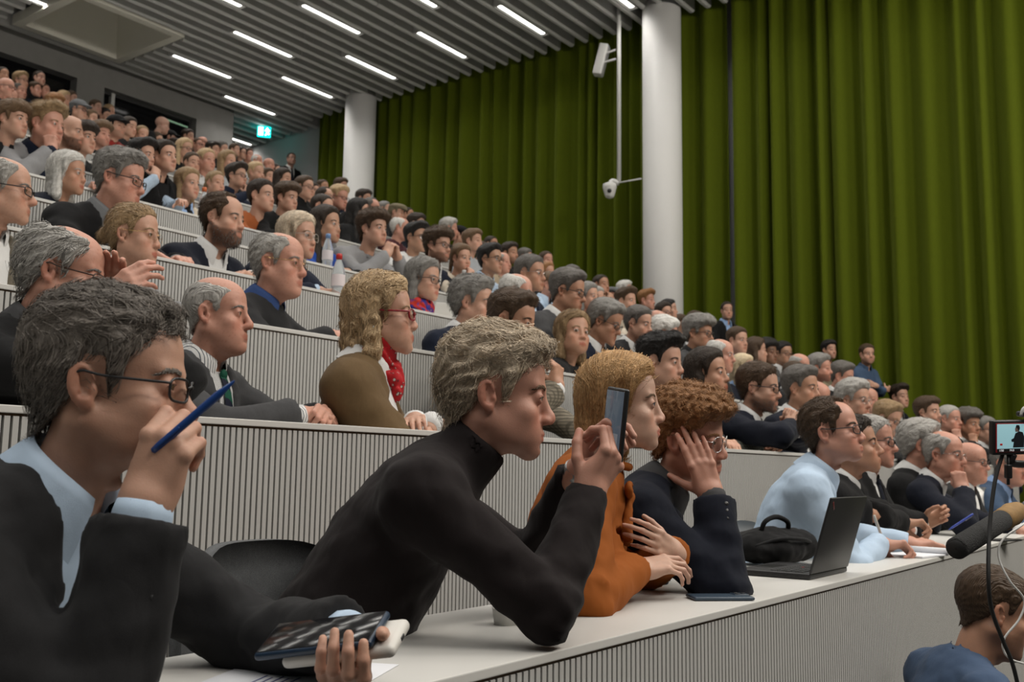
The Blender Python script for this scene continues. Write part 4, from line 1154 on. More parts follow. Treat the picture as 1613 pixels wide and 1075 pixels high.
    if key not in _BC:
        _BC[key] = garment(kind, lean, A, slv, build, bust, nd, ch, tier, seed, wc[1], thick, vopen)
    parts = _BC[key]
    CK = {'S': 'weave', 'J': 'weave', 'K': 'knit', 'W': 'knit', 'T': 'knit', 'H': 'shirt', 'E': 'knit'}[kind]
    mats = {'main': cloth(wc[0].split('/')[0], wc[0].split('/')[1] if '/' in wc[0] else CK), 'shirt': cloth((wc[1] or 'white').split('/')[0], (wc[1] or 'white/shirt').split('/')[1] if '/' in (wc[1] or '') else 'shirt')}
    nm = {'S': 'jacket', 'J': 'jacket', 'K': 'cardigan', 'W': 'sweater', 'T': 'turtleneck', 'H': 'shirt', 'E': 'top'}[kind]
    put(nm, parts['main'], mats['main'], base, Ml)
    if 'shirt' in parts: put('shirt', parts['shirt'], mats['shirt'], base, Ml)
    if 'collar' in parts: put('collar', parts['collar'], mats['main' if kind == 'H' else 'shirt'], base, Ml)
    for c_ in parts.get('cuff', ()): put('cuff', c_, mats['shirt'], base, Ml)
    if wc[2] and tier in 'AB':
        tm = pattern(wc[2]) if wc[2] in ('tie_green', 'tie_dot') else cloth(wc[2], 'shirt')
        f, _ = torso_fn(lean, [], build, bust, .004)
        zs = np.linspace(-.035, -.40, 14)
        sp = strip_on(f, np.stack([np.zeros(14), zs], 1), np.interp(zs, [-.40, -.07, -.035], [.082, .036, .03]), .006, .006)
        kn = Geo(*polygonise(lambda p: ell(p, (0, 0, 0), (.017, .010, .019)), (-.03, -.03, -.03), (.03, .03, .03), .006))
        p0 = front_y(f, 0., -.035)[0]; kn.v += p0+np.array([0, -.008, 0])
        put('tie', to_mesh('tie', join([sp, kn])), tm, base, Ml)
    # --- legs
    if not stand:
        pel = (Ml@np.append(Rl@V(0, .0, -.58), 1))[:3]
        hz = max(.25, pel[2]); room = (N[1]+pel[1])-(YD(max(1, row))+.10) if row else .5
        put('trousers', trousers_mesh(), cloth('char'), base, m4(np.diag([s, max(.25, min(1, room/.62)) if row else .8, hz/.51]), (0, pel[1], pel[2]-.02)))
    else:
        if 'stand' not in _BC: _BC['stand'] = to_mesh('trousers', join([tube1([(.085*sd, .0, .12), (.09*sd, -.01, -.1), (.10*sd, .0, -.42), (.10*sd, .02, -.80)], [.11, .095, .07, .055], 10) for sd in (-1, 1)]+[tube1([(.10*sd, .05, -.85), (.10*sd, -.18, -.86)], [.05, .035], 8) for sd in (-1, 1)]))
        put('trousers', _BC['stand'], cloth('dnavy'), base, m4(np.eye(3)*s, (0, 0, Nz-.58*s)))
    base['_i'] = 0; del base['_i']
    return dict(base=base, Ml=Ml, Mh=Mh, Rh=Rh, H=H, N=N, s=s, nd=nd, lean=lean, A=A, f=torso_fn(lean, A, build, bust)[0], W=m4(rot('z', yb), (N[0], N[1], fl)))
def garment(kind, lean, A, slv, build, bust, nd, ch, tier, seed, under, thick=1., vopen=None):
    has_v = kind in 'SJK'
    off = {'S': .012, 'J': .012, 'K': .010, 'W': .010, 'T': .006, 'H': .006, 'E': .005}[kind]
    f0, Rl = torso_fn(lean, A, build, bust, 0., thick)
    zv = vopen[0] if vopen else (-.34 if kind in 'SJ' else -.22)
    vw = vopen[1] if vopen else .062
    ew = [(np.array(E), np.array(W)) for E, W, u in slv]
    Rlf = Rl.astype(F32)
    def main(p):
        p = p.astype(F32); d = f0(p)-off; q = p@Rlf
        # folds: stronger near elbows and the waist
        am = .0042+.0050*np.exp(-np.minimum(((p-ew[0][0].astype(F32))**2).sum(1), ((p-ew[1][0].astype(F32))**2).sum(1))/.014)
        d = d+am*wob(p*np.array([1, 1, 1.6], F32), 9, seed*.37)+.0016*wob(p, 21, seed*.7)
        if tier != 'C':
            for E, W in ew:
                u = nrm(W-E).astype(F32); tt_ = (p-E.astype(F32))@u; r2 = ((p-E.astype(F32))**2).sum(1)
                d = d+.0024*np.sin(tt_*190+4*wob(p, 10, seed*.3))*np.exp(-r2/.006)
        ax = np.abs(q[:, 0]); front = q[:, 1]
        if has_v:
            wv = vw*np.clip((q[:, 2]-zv)/(-.03-zv), 0, 1.6) if not vopen else np.interp(q[:, 2], [zv, zv*.75, -.2, -.05, .1], [vw, vw, vw*.85, .062, .062]).astype(F32)
            dv = np.maximum((ax-wv)*.85, front+.0)
            if kind in 'SJ':
                band = sstep(.055, .045, ax-wv)*sstep(-.004, .002, ax-wv)*sstep(.04, .0, front)*sstep(zv-.01, zv+.02, q[:, 2])
                notch = sstep(.010, .004, np.abs(q[:, 2]+.125+.25*(ax-wv)))*sstep(.018, .03, ax-wv)
                d = d-.006*band*(1-notch)
            d = smax(d, -dv, .004)
            d = d+.003*np.exp(-(q[:, 0]/.004)**2)*(front < 0)*(q[:, 2] < zv)
        c = cone(p, nd*(-.03 if has_v else .0), nd*.20, .062, .074)
        if kind == 'T':
            d = smin(d, smax(cone(p, -nd*.02, nd*.085, .070, .064)+.002*np.sin((p@nd.astype(F32))*520), -(.078-(p@nd.astype(F32))), .008)*1., .018)
        else:
            if kind in 'WE': d = smin(d, cone(p, nd*-.01, nd*.006, .074, .070), .012)
            d = smax(d, -c, .006)
            if has_v or kind == 'H': pass
        # cut the sleeves at the wrist
        for E, W in ew:
            u = nrm(W-E).astype(F32); t = (p-W.astype(F32))@u
            near = ((p-W.astype(F32))**2).sum(1) < .012
            d = np.where(near, np.maximum(d, t+(.012 if kind in 'SJ' else -.004)), d)
        return d
    ext = np.array([[*S, *E, *W] for S, E, W, _ in A]).reshape(-1, 3)
    lo = np.minimum(ext.min(0)-.09, [-.26, -.24, -.66]); hi = np.maximum(ext.max(0)+.09, [.26, .40, .10])
    lo = np.maximum(lo, -.9); 
    v, q = polygonise(main, lo, hi, ch)
    out = {'main': to_mesh('garment', Geo(v, q))}
    if has_v or kind == 'H' or (kind == 'W' and under):
        gs = []
        if has_v:
            fs, _ = torso_fn(lean, [], build, bust, .003)
            def sh(p):
                p = p.astype(F32); return np.maximum(smax(fs(p)+.0015*wob(p, 14, seed), -cone(p, nd*.002, nd*.2, .058, .070), .006), (p@Rlf)[:, 1]-.01)
            out['shirt'] = to_mesh('shirt', Geo(*polygonise(sh, (-.2, -.25, -.62), (.2, .30, .1), max(ch*1.15, .012))))
            if tier in 'AB': out['cuff'] = [to_mesh('cuff', tube1([W-u*.045, W-u*.004, W+u*.010], [.037, .0365, .0345], 14)) for E, W, u in slv]
        out['collar'] = to_mesh('collar', shirt_collar(nd, 1.06))
    return out
# ------------------------------------------------------------------ the audience
def cv_(r, u, f): return nrm(r*C_RT+u*C_UP+f*C_FW)          # direction given as right / up / away seen from the camera position
def at_d(px, py, d): return ray(px, py)*d+np.array([0, 0, CAMZ])
def dH(px, py, row, dy): return depth_of(at_y(px, py, YD(row)+dy))
p = person
# --- first row
d0 = dH(178, 606, 1, .22)
PEN = p(178, 606, 284, 74, -3, 'm2', 'short', 'pepper', 'fair', 'J:char:ltblue', 'desk', 'man in charcoal blazer and light blue shirt holding a blue pen to his nose', row=1, dy=.22, tier='A', gl='rect', seed=3, lean=20, body=26, beard=.35, vopen=(-.62, .085),
        custom={-1: (at_d(226, 806, d0-.11), cv_(.30, .93, .12), cv_(.10, .05, 1), 'pinch', (-.5, .75, -.75)), 1: (at_d(548, 1002, d0+.06), cv_(-.05, -.42, -.90), cv_(.05, .90, -.42), 'grip', (.9, .2, -.6))}, strands=4200, hairkw=dict(length=.045, lift=.22))
d0 = dH(784, 622, 1, .19)
TUR = p(784, 622, 200, 88, -6, 'm4', 'wavy', 'ashb', 'pink', 'T:aubergine', 'desk', 'fair-haired man in dark turtleneck filming with a phone held in both hands', row=1, dy=.19, tier='A', seed=5, lean=36, body=42, beard=.12,
        custom={-1: (at_d(924, 782, d0-.05), cv_(.55, .82, .1), cv_(-.55, .35, .75), 'curl', (-.5, -.2, -1)), 1: (at_d(908, 752, d0+.06), cv_(.40, .9, -.1), cv_(.80, -.25, -.5), 'phone', (.6, -.2, -1))}, strands=4800, hairkw=dict(length=.048, lift=.20, frizz=.12))
d0 = dH(975, 638, 1, .26)
ORA = p(982, 638, 148, 84, 0, 'f2', 'bob', 'strawb', 'pale', 'W:orange/shirt', 'desk', 'strawberry-blonde woman in burnt orange bow blouse with folded arms', row=1, dy=.26, tier='A', seed=2, lean=18, body=30, bust=.9, thick=1.22,
        custom={-1: (at_d(1000, 898, d0-.12), cv_(.93, .10, .25), cv_(0, -.8, .4), 'relax', (-.8, .1, -.8)), 1: (at_d(1062, 872, d0-.02), cv_(-.88, .30, -.2), cv_(-.1, -.3, .9), 'relax', (.9, -.1, -.8))}, strands=4800, hairkw=dict(length=.11, lift=.02, wid=.00055), iris=(.10, .13, .16))
d0 = dH(1085, 688, 1, .26)
GIN = p(1086, 690, 140, 70, -8, 'm1', 'curly', 'ginger', 'pink', 'J:dnavy:grey', 'desk', 'curly ginger-haired man in navy blazer resting his face in his hand', row=1, dy=.26, tier='A', gl='round', glc='silver', seed=7, lean=26, body=25, beard=.3, roll=-6,
        custom={-1: (at_d(1122, 782, d0-.12), cv_(-.30, .93, .15), cv_(-.15, .1, .95), 'flat', (-.4, -.3, -1)), 1: (at_d(1085, 905, d0+.15), cv_(.3, 0, -.5), cv_(0, -1, 0), 'relax', (.9, .2, -.6))}, strands=3000, hairkw=dict(length=.035, frizz=.7))
d0 = dH(1310, 680, 1, .26)
BLU = p(1312, 681, 106, 76, 7, 'm1', 'receding', 'brown', 'pink', 'H:ltblue', 'desk', 'man in light blue shirt with dark-framed glasses writing behind the open laptop', row=1, dy=.26, tier='A', gl='rect', seed=11, lean=24, body=25, beard=.2, build=1.1,
        custom={-1: (at_d(1384, 858, d0-.04), cv_(.95, -.02, .05), cv_(.0, -.9, -.3), 'curl', (-.8, .2, -.6)), 1: (at_d(1428, 857, d0+.22), cv_(.95, .03, .15), cv_(.0, -1, 0), 'relax', (.9, .2, -.6))}, strands=1800)
d0 = dH(1350, 705, 1, .34)
A6 = p(1345, 703, 92, 84, 6, 'm2', 'short', 'dark', 'tan', 'S:black:white', 'desk', 'man in black jacket and open white shirt holding a pen, beyond the blue shirt', row=1, dy=.34, lean=16, body=20,
       custom={-1: (at_d(1462, 838, d0+.25), cv_(.95, .0, .05), cv_(.0, -.9, -.3), 'curl', (-.8, .2, -.6)), 1: (at_d(1512, 842, d0+.40), cv_(.6, .6, -.3), cv_(-.6, -.1, -.6), 'pinch', (.9, .2, -.6))})
p(1374, 696, 82, 74, -2, 'o3', 'crop', 'lgrey', 'pink', 'S:black:white:dnavy', 'cross', 'grey-cropped man with black glasses, black suit and folded arms', row=1, dy=.42, gl='rect', lean=2)
p(1452, 702, 72, 92, -4, 'o2', 'fullgrey', 'lgrey', 'pink', 'S:black:white', 'lap', 'white-haired man half hidden behind the man leaning on his fist', row=1, dy=.46, lean=2)
p(1488, 716, 74, 66, -4, 'o1', 'ring', 'lgrey', 'pink', 'S:dnavy:white', 'cheek', 'balding man in dark blazer leaning his cheek on his fist, first row', row=1, dy=.34, gl='rimless', glc='silver', body=12, lean=22)
p(1530, 728, 62, 70, -4, 'o2', 'bald', 'grey', 'pink', 'S:char:white', 'lap', 'balding bespectacled man peering out beyond the man on his fist', row=1, dy=.42, gl='rect')
p(1590, 730, 78, 60, -8, 'o2', 'crop', 'grey', 'pink', 'J:steel:skyblue', 'desk', 'man in blue jacket and pale blue shirt behind the camera monitor', row=1, dy=.36, body=0)
# --- second row
d0 = dH(102, 432, 2, .30)
p(102, 432, 132, 74, -10, 'o1', 'ring', 'lgrey', 'pink', 'J:black:grey', 'clasp', 'white-haired man in black with fingertips joined before his face', row=2, dy=.30, tier='B', gl='rect', glc='tort', lean=10, body=18, strands=1200, hairkw=dict(length=.05),
  custom={-1: (at_d(160, 478, d0-.03), cv_(.75, .55, .1), cv_(.2, -.2, .9), 'relax', (-.6, -.2, -1)), 1: (at_d(178, 488, d0+.10), cv_(.55, .7, -.1), cv_(.2, -.1, -.9), 'relax', (.6, -.2, -1))})
BALD = p(344, 496, 122, 68, 0, 'o1', 'thinring', 'lgrey', 'pink', 'S:grey:white/stripe:tie_green', 'claspd', 'bald man in grey suit with green and navy striped tie', row=2, dy=.56, tier='B', lean=2, body=22, build=1.1, strands=350, hairkw=dict(length=.02, lift=.05))
RED = p(603, 498, 126, 83, 2, 'f3', 'wavybob', 'blond', 'fair', 'J:suede:white', 'fold', 'blonde woman with red glasses, red patterned neckerchief and brown suede jacket', row=2, dy=.28, tier='B', gl='oval', glc='red', lean=0, body=35, bust=.7, vopen=(-.62, .075), strands=1600, hairkw=dict(length=.07, lift=.12, frizz=.25), iris=(.12, .14, .15))
d0 = dH(808, 506, 2, .58)
B4 = p(808, 506, 90, 66, -12, 'm2', 'side', 'brown', 'tan', 'J:tweed/check:white', 'desk', 'brown-haired man with bowed head behind the fair-haired phone holder', row=2, dy=.58, beard=.25, lean=18, body=30,
       custom={-1: (at_d(878, 612, d0-.10), cv_(-.12, .97, .1), cv_(-.7, .0, .6), 'curl', (-.2, -.3, -1))})
LOOK = p(903, 528, 74, 34, 8, 'f1', 'bob', 'dblond', 'tan', 'W:black', 'desk', 'blonde woman with drop earring turning to look at the camera', row=3, dy=.25, tier='B', gazecam=True, roll=6, body=25, strands=1300, hairkw=dict(length=.09, lift=.02))
p(1042, 572, 84, 66, -4, 'm1', 'quiff', 'black', 'fair', 'J:char:white', 'desk', 'young black-haired man in profile beyond the orange blouse', row=2, strands=900)
p(1116, 590, 78, 66, 3, 'f2', 'long', 'dark', 'tan', 'J:greygreen/check:maroon', 'claspd', 'woman with long straight dark hair and grey jacket, second row', row=2, body=18)
p(1196, 612, 76, 74, -5, 'm2', 'short', 'brown', 'fair', 'S:dnavy:white:tie_dot', 'clasp', 'bearded man in navy suit and glasses pressing clasped hands to his mouth', row=2, dy=.22, gl='rect', beard=.75, bcol='dgrey', lean=14, body=16)
p(1263, 613, 68, 64, -2, 'm1', 'side', 'dgrey', 'tan', 'S:dnavy:white', 'lap', 'grey-haired man in dark suit next to the man with clasped hands', row=2, dy=.40)
p(1288, 625, 56, 80, -20, 'o2', 'bald', 'grey', 'pink', 'J:char:white', 'lap', 'bald head bowed low between the suited men', row=3, dy=.30)
p(1346, 631, 60, 58, -4, 'o3', 'fullgrey', 'lgrey', 'fair', 'J:grey:white', 'chin', 'grey-haired man with thin glasses and hand over his mouth, second row', row=2, dy=.22, gl='rect', glc='silver')
p(1398, 660, 52, 64, -18, 'm5', 'side', 'dblond', 'fair', 'J:navy:skyblue', 'desk', 'blond man in blue shirt and glasses looking down, second row', row=2, gl='rect')
p(1462, 650, 47, 58, 0, 'm4', 'tousled', 'brown', 'fair', 'J:navy:white', 'lap', 'young bearded man in navy jacket near the curtain', row=2, beard=.8)
p(1496, 661, 48, 58, -2, 'o3', 'crop', 'lgrey', 'pink', 'J:char:white', 'cheek', 'tanned man with cropped white hair, second row', row=2)
p(1526, 668, 44, 48, -6, 'm2', 'curly', 'dgrey', 'tan', 'J:char:white', 'cheek', 'dark curly-haired man with a ring leaning on his hand', row=2, dy=.30)
p(1554, 678, 42, 48, -2, 'o2', 'short', 'grey', 'fair', 'S:dnavy:white:maroon', 'lap', 'man in dark suit and maroon tie beside the camera monitor', row=2, gl='rect', dy=.36)
p(1417, 626, 38, 46, 2, 'm5', 'quiff', 'dark', 'fair', 'S:dnavy:white:black', 'claspd', 'young man in dark suit and black tie sitting against the curtain', row=3)
p(1368, 630, 40, 55, -4, 'o2', 'bald', 'grey', 'pink', 'J:steel:ltblue', 'lap', 'bald man half hidden behind the man covering his mouth', row=3)
# --- third row
p(441, 416, 104, 62, -4, 'o2', 'ring', 'lgrey', 'pink', 'W:char:blue', 'claspd', 'white-haired man in charcoal sweater over a blue collar, gold glasses', row=3, gl='rimless', glc='gold', tier='B', lean=6, body=25, strands=900, build=1.1)
p(212, 372, 100, 62, -2, 'f3', 'tied', 'dblond', 'fair', 'W:lgrey', 'fold', 'woman with tied-back blonde hair and grey ribbed sweater', row=3, gl='rimless', glc='gold', tier='B', strands=900)
p(668, 442, 70, 58, -4, 'f3', 'bob', 'grey', 'fair', 'W:char', 'desk', 'grey-haired woman with dark glasses and colourful red and blue scarf', row=4, gl='big', dy=.35)
SCARF = PEOPLE[-1]
p(746, 478, 78, 70, -6, 'o3', 'fullgrey', 'grey', 'fair', 'J:navy:white', 'lap', 'man with wavy silver hair and navy jacket beside the neckerchief woman', row=3, strands=900)
p(815, 462, 60, 75, -8, 'o2', 'ring', 'white', 'pink', 'J:grey:white', 'lap', 'white-haired man mostly hidden behind the bowed brown head', row=3, dy=.45)
p(895, 460, 66, 70, -12, 'o3', 'side', 'dgrey', 'tan', 'J:grey:white', 'desk', 'grey-haired man in grey suit and black glasses looking down', row=3, gl='rect', dy=.45)
p(954, 508, 64, 68, -22, 'o3', 'fullgrey', 'grey', 'tan', 'J:navy:white', 'desk', 'man with bushy grey hair and glasses bowed over his notes', row=3, gl='oval', dy=.24)
p(1006, 511, 52, 58, -10, 'm4', 'short', 'dgrey', 'fair', 'S:char:white:navy', 'chin', 'man in dark suit and blue tie with his fist at his mouth', row=3, beard=.3, dy=.28)
p(1046, 528, 52, 92, -16, 'o2', 'fullgrey', 'white', 'pink', 'J:char:white', 'lap', 'man with thick white hair bowed away from the camera', row=3, dy=.24)
p(1101, 526, 54, 62, -6, 'o3', 'curly', 'grey', 'tan', 'J:grey:char', 'lap', 'man with curly grey hair, dark glasses and grey jacket', row=3, gl='round')
p(1136, 560, 52, 68, -6, 'o1', 'ring', 'white', 'pink', 'J:char:white', 'lap', 'balding white-haired man with a white moustache, third row', row=3, dy=.20)
p(1171, 583, 46, 62, -2, 'f3', 'bob', 'plat', 'fair', 'J:dnavy:skyblue', 'lap', 'platinum blonde woman with dark glasses, third row', row=3, gl='rect', dy=.22)
p(1162, 537, 48, 50, -4, 'm3', 'short', 'brown', 'fair', 'H:blue', 'desk', 'heavy dark-haired man in blue shirt, below the standing woman', row=4)
p(1192, 553, 40, 98, 0, 'f1', 'long', 'brown', 'fair', 'W:char', 'lap', 'woman with long brown hair turned towards the curtain', row=4)
p(1209, 556, 42, 54, -2, 'm1', 'afro', 'black', 'brown', 'W:green', 'lap', 'young man with short afro hair and green top', row=4)
p(1234, 558, 38, 44, -4, 'm5', 'short', 'black', 'olive', 'J:mgrey:white', 'chin', 'black-haired man with glasses and hand on chin near the curtain', row=4, gl='rect')
p(1260, 577, 40, 62, -6, 'o2', 'thinring', 'lgrey', 'pink', 'J:char:white', 'lap', 'balding man in front of the young man with hand on chin', row=3, dy=.42)
p(1252, 592, 34, 90, -6, 'f1', 'short', 'brown', 'fair', 'J:char:white', 'lap', 'brown-haired head just above the navy-suited row, third row', row=3, dy=.24)
p(1292, 581, 42, 70, -4, 'o3', 'fullgrey', 'grey', 'pink', 'J:mgrey:white', 'lap', 'grey-bearded man with wavy grey hair, third row', row=3, beard=.8, bcol='lgrey', dy=.40)
p(1327, 594, 44, 70, -14, 'o1', 'side', 'dgrey', 'pink', 'S:black:white', 'lap', 'grey-haired man in black suit looking down near the blue shirt', row=3, dy=.30)
p(1306, 552, 30, 40, 0, 'm4', 'tousled', 'black', 'fair', 'J:khaki:black', 'lap', 'dark-haired man with moustache and beige jacket against the curtain', X=11.6, beard=.4)
p(1366, 559, 32, 28, 0, 'm1', 'short', 'brown', 'fair', 'H:steel', 'cross', 'man in blue shirt standing with crossed arms by the curtain', X=11.75, stand=True, beard=.4, tier='B')
p(1145, 490, 29, 18, 0, 'f2', 'tied', 'dark', 'fair', 'J:black:skyblue', 'lap', 'woman in black jacket and blue blouse standing at the curtain', X=11.8, stand=True)
# --- fourth row and above, near the picture's left
p(4, 300, 108, 74, -2, 'o3', 'ring', 'lgrey', 'fair', 'J:tweed/tweed:white', 'lap', 'white-haired man in tweed jacket cut by the picture edge', row=3, gl='rect', tier='B', dy=.55)
p(190, 284, 98, 64, -10, 'o2', 'side', 'grey', 'pink', 'J:black:mgrey', 'desk', 'grey-haired man with black glasses and black coat, looking down', row=4, gl='rect', tier='B', strands=900)
p(108, 275, 68, 58, -2, 'f3', 'silver', 'white', 'tan', 'W:dnavy', 'desk', 'silver-haired woman in dark top beside the man in black coat', row=5, strands=700)
p(352, 346, 86, 58, -4, 'm3', 'receding', 'brown', 'fair', 'K:dnavy:white', 'fold', 'bearded man in navy cardigan with folded arms', row=4, beard=.95, bcol='dgrey', tier='B', strands=900)
p(470, 374, 74, 54, -2, 'f3', 'bob', 'ashb', 'fair', 'J:navy:ltblue', 'desk', 'ash-blonde woman with clear-framed glasses and navy jacket', row=4, gl='big', glc='clear', strands=700)
p(514, 356, 60, 58, 0, 'f1', 'long', 'dark', 'olive', 'J:brightblue:black', 'fold', 'young woman with long dark hair and bright blue jacket', row=5)
p(588, 362, 60, 50, -2, 'm5', 'curly', 'brown', 'fair', 'W:lgrey', 'clasp', 'smiling curly-haired young man in grey sweater with clasped hands', row=5, strands=700)
p(656, 376, 50, 50, -2, 'm1', 'quiff', 'black', 'olive', 'W:white', 'desk', 'black-haired young man with glasses in white top', row=6, gl='rect')
p(690, 388, 55, 50, -4, 'm4', 'curly', 'brown', 'fair', 'K:navy:white', 'fold', 'bearded curly-haired young man with glasses and navy cardigan', row=5, gl='rect', beard=.8, strands=700)
p(726, 408, 44, 44, -4, 'f1', 'pony', 'lbrown', 'fair', 'W:cream', 'chin', 'young woman with brown ponytail behind the black bottle', row=5)
p(773, 410, 48, 56, 0, 'm4', 'side', 'black', 'olive', 'H:ltblue/stripe', 'desk', 'dark-haired man with thick glasses and pale striped shirt', row=5, gl='rect')
p(836, 432, 58, 60, -4, 'm2', 'short', 'dgrey', 'tan', 'J:navy:ltblue', 'lap', 'tanned grey-haired man with thin rimless glasses', row=4, gl='rimless', glc='silver')
p(412, 310, 52, 54, 0, 'm5', 'short', 'dark', 'fair', 'W:rust', 'fold', 'dark-haired man in rust brown sweater', row=6)
p(452, 313, 46, 50, -6, 'm5', 'curly', 'brown', 'fair', 'W:black', 'desk', 'curly brown-haired boy in black beside the rust sweater', row=6)
p(296, 291, 50, 44, -2, 'f1', 'long', 'dblond', 'fair', 'K:cream:skyblue', 'lap', 'young blonde woman in cream cardigan', row=6)
p(339, 290, 41, 40, -2, 'f2', 'tied', 'dblond', 'fair', 'E:mgrey', 'lap', 'fair young woman with tied hair next to the cream cardigan', row=7)
p(373, 279, 40, 54, 0, 'm4', 'quiff', 'dark', 'fair', 'H:navy', 'chin', 'dark-haired young man with glasses and hand at his mouth', row=7, gl='rect')
p(224, 246, 48, 54, -4, 'm1', 'quiff', 'black', 'fair', 'H:ltblue/stripe', 'chin', 'black-haired man in pale striped shirt with hand on mouth', row=6)
p(258, 248, 52, 46, 0, 'm2', 'short', 'dark', 'fair', 'J:black:black', 'lap', 'dark-haired man in black track jacket', row=6)
p(73, 198, 72, 52, -4, 'm3', 'quiff', 'dblond', 'pink', 'K:lgrey:navy', 'cheek', 'fair-haired man in grey zip sweater leaning on his fist', row=6, strands=800)
p(20, 190, 60, 50, -2, 'm5', 'fringe', 'lbrown', 'fair', 'E:black', 'lap', 'boy with light brown fringe in black at the picture edge', row=6)
p(131, 219, 52, 42, -2, 'm4', 'fringe', 'dark', 'fair', 'E:black', 'lap', 'young man with parted dark fringe in black', row=7)
p(112, 208, 52, 58, -8, 'm3', 'bald', 'dark', 'fair', 'E:black', 'lap', 'bald man with full dark beard', row=7, beard=1., bcol='dark')
p(158, 213, 40, 44, -4, 'm1', 'curly', 'lbrown', 'pink', 'E:char', 'lap', 'curly-haired man with reddish beard', row=8, beard=.5)
p(183, 200, 36, 46, -2, 'm3', 'cap', 'dark', 'fair', 'W:red', 'lap', 'smiling man in black cap and red sweater', row=9, beard=.5, top='black')
p(203, 201, 32, 46, -8, 'm1', 'short', 'dark', 'fair', 'E:char', 'lap', 'dark-haired man beside the red sweater, holding up a camera', row=10)
p(223, 214, 32, 30, -2, 'f2', 'tied', 'dblond', 'fair', 'E:char', 'lap', 'woman with hair pulled back below the dark glazed opening', row=9)
p(291, 236, 34, 44, -2, 'f1', 'long', 'blond', 'fair', 'E:black', 'lap', 'woman with long straight blonde hair and glasses', row=9, gl='round')
p(302, 258, 36, 34, -6, 'f1', 'tied', 'brown', 'fair', 'E:mgrey', 'lap', 'young brown-haired woman above the blonde in cream', row=8)
p(325, 254, 38, 40, 0, 'm5', 'short', 'blond', 'pink', 'E:white', 'lap', 'short-haired blond man looking ahead', row=8)
p(359, 256, 36, 48, 2, 'f1', 'long', 'dblond', 'fair', 'W:ltgrey', 'lap', 'smiling fair woman in light grey sweater', row=9)
p(403, 273, 34, 50, -2, 'm1', 'short', 'blond', 'fair', 'E:char', 'lap', 'blond short-bearded man beside the brown-haired woman', row=9, beard=.45)
p(422, 280, 28, 46, 0, 'f1', 'pony', 'brown', 'fair', 'E:char', 'lap', 'brown-haired woman beside the blond bearded man', row=10)
p(446, 283, 34, 58, -4, 'f2', 'long', 'dark', 'fair', 'E:char', 'lap', 'dark long-haired woman with head bowed', row=9)
p(480, 297, 38, 52, -2, 'm2', 'short', 'brown', 'fair', 'T:black', 'lap', 'brown-haired man with glasses and black turtleneck', row=8, gl='rect')
p(493, 303, 28, 54, 0, 'm1', 'short', 'dark', 'fair', 'E:char', 'lap', 'dark-haired man behind the black turtleneck', row=9)
p(508, 296, 26, 50, 0, 'm3', 'crop', 'brown', 'tan', 'E:char', 'lap', 'man with very short hair against the column', row=10)
p(512, 312, 34, 60, 0, 'm2', 'receding', 'dark', 'fair', 'E:navy', 'lap', 'man with receding dark hair and glasses', row=8, gl='rect')
p(508, 328, 44, 66, -4, 'm1', 'crop', 'dark', 'fair', 'E:mgrey', 'lap', 'man with cropped dark hair above the blue jacket woman', row=7)
p(534, 312, 38, 50, -10, 'm5', 'side', 'blond', 'pink', 'T:black', 'clasp', 'blond man with glasses looking down over clasped hands', row=8, gl='rect')
p(537, 294, 26, 60, -4, 'm1', 'tousled', 'brown', 'fair', 'E:navy', 'lap', 'brown-haired man behind the blond with clasped hands', row=10)
p(573, 314, 30, 60, -6, 'm1', 'tousled', 'dark', 'fair', 'E:black', 'lap', 'dark tousle-haired man in black in front of the column', row=10)
p(566, 334, 40, 85, -2, 'f2', 'long', 'black', 'fair', 'E:black', 'lap', 'woman with long black hair seen from behind', row=8)
p(585, 330, 36, 60, 0, 'm2', 'receding', 'dgrey', 'pink', 'W:beige', 'lap', 'man with high forehead and glasses in beige', row=8, gl='rect')
p(606, 330, 22, 70, 0, 'o2', 'short', 'grey', 'fair', 'E:char', 'lap', 'grey-haired head behind the curly grinning man', row=10)
p(625, 336, 30, 70, -6, 'm1', 'flatcap', 'lbrown', 'fair', 'E:char', 'lap', 'man in light flat cap in front of the curtain', row=9, top='khaki')
p(643, 339, 24, 60, 0, 'm3', 'crop', 'dark', 'tan', 'E:brown', 'lap', 'man with shaved hair and tanned face by the curtain', row=10)
p(631, 360, 36, 74, -4, 'o2', 'ring', 'white', 'pink', 'W:maroon', 'lap', 'white-haired man in maroon sweater', row=7)
p(656, 354, 34, 66, -6, 'm1', 'tousled', 'dark', 'fair', 'H:dnavy/check', 'lap', 'dark-haired man in dark checked shirt', row=8)
p(708, 361, 32, 90, -4, 'o2', 'fullgrey', 'lgrey', 'pink', 'E:char', 'lap', 'grey-haired head behind the bearded young man', row=8)
p(725, 372, 30, 80, -4, 'm1', 'cap', 'black', 'fair', 'E:black', 'lap', 'person in black baseball cap behind the ponytail', row=8, top='black')
p(745, 381, 38, 60, 0, 'm5', 'tousled', 'lbrown', 'fair', 'E:ltgrey', 'lap', 'brown-haired boy in profile above the striped shirt', row=7)
p(774, 386, 28, 56, 0, 'm1', 'crop', 'dark', 'tan', 'E:char', 'lap', 'dark crop-haired man looking over the striped shirt', row=8)
p(760, 396, 30, 70, -10, 'f1', 'tied', 'brown', 'fair', 'E:char', 'lap', 'brown-haired woman bowed behind the striped shirt', row=7)
p(803, 400, 34, 52, 0, 'm2', 'tousled', 'dark', 'tan', 'E:char', 'lap', 'dark shaggy-haired bearded man against the curtain', row=7, beard=.6)
p(791, 414, 30, 60, -2, 'o1', 'ring', 'lgrey', 'pink', 'E:beige', 'lap', 'pale older man behind the striped shirt', row=6)
p(827, 406, 26, 70, -10, 'm1', 'short', 'dgrey', 'fair', 'E:char', 'lap', 'grey-haired crown behind the tanned man with rimless glasses', row=7)
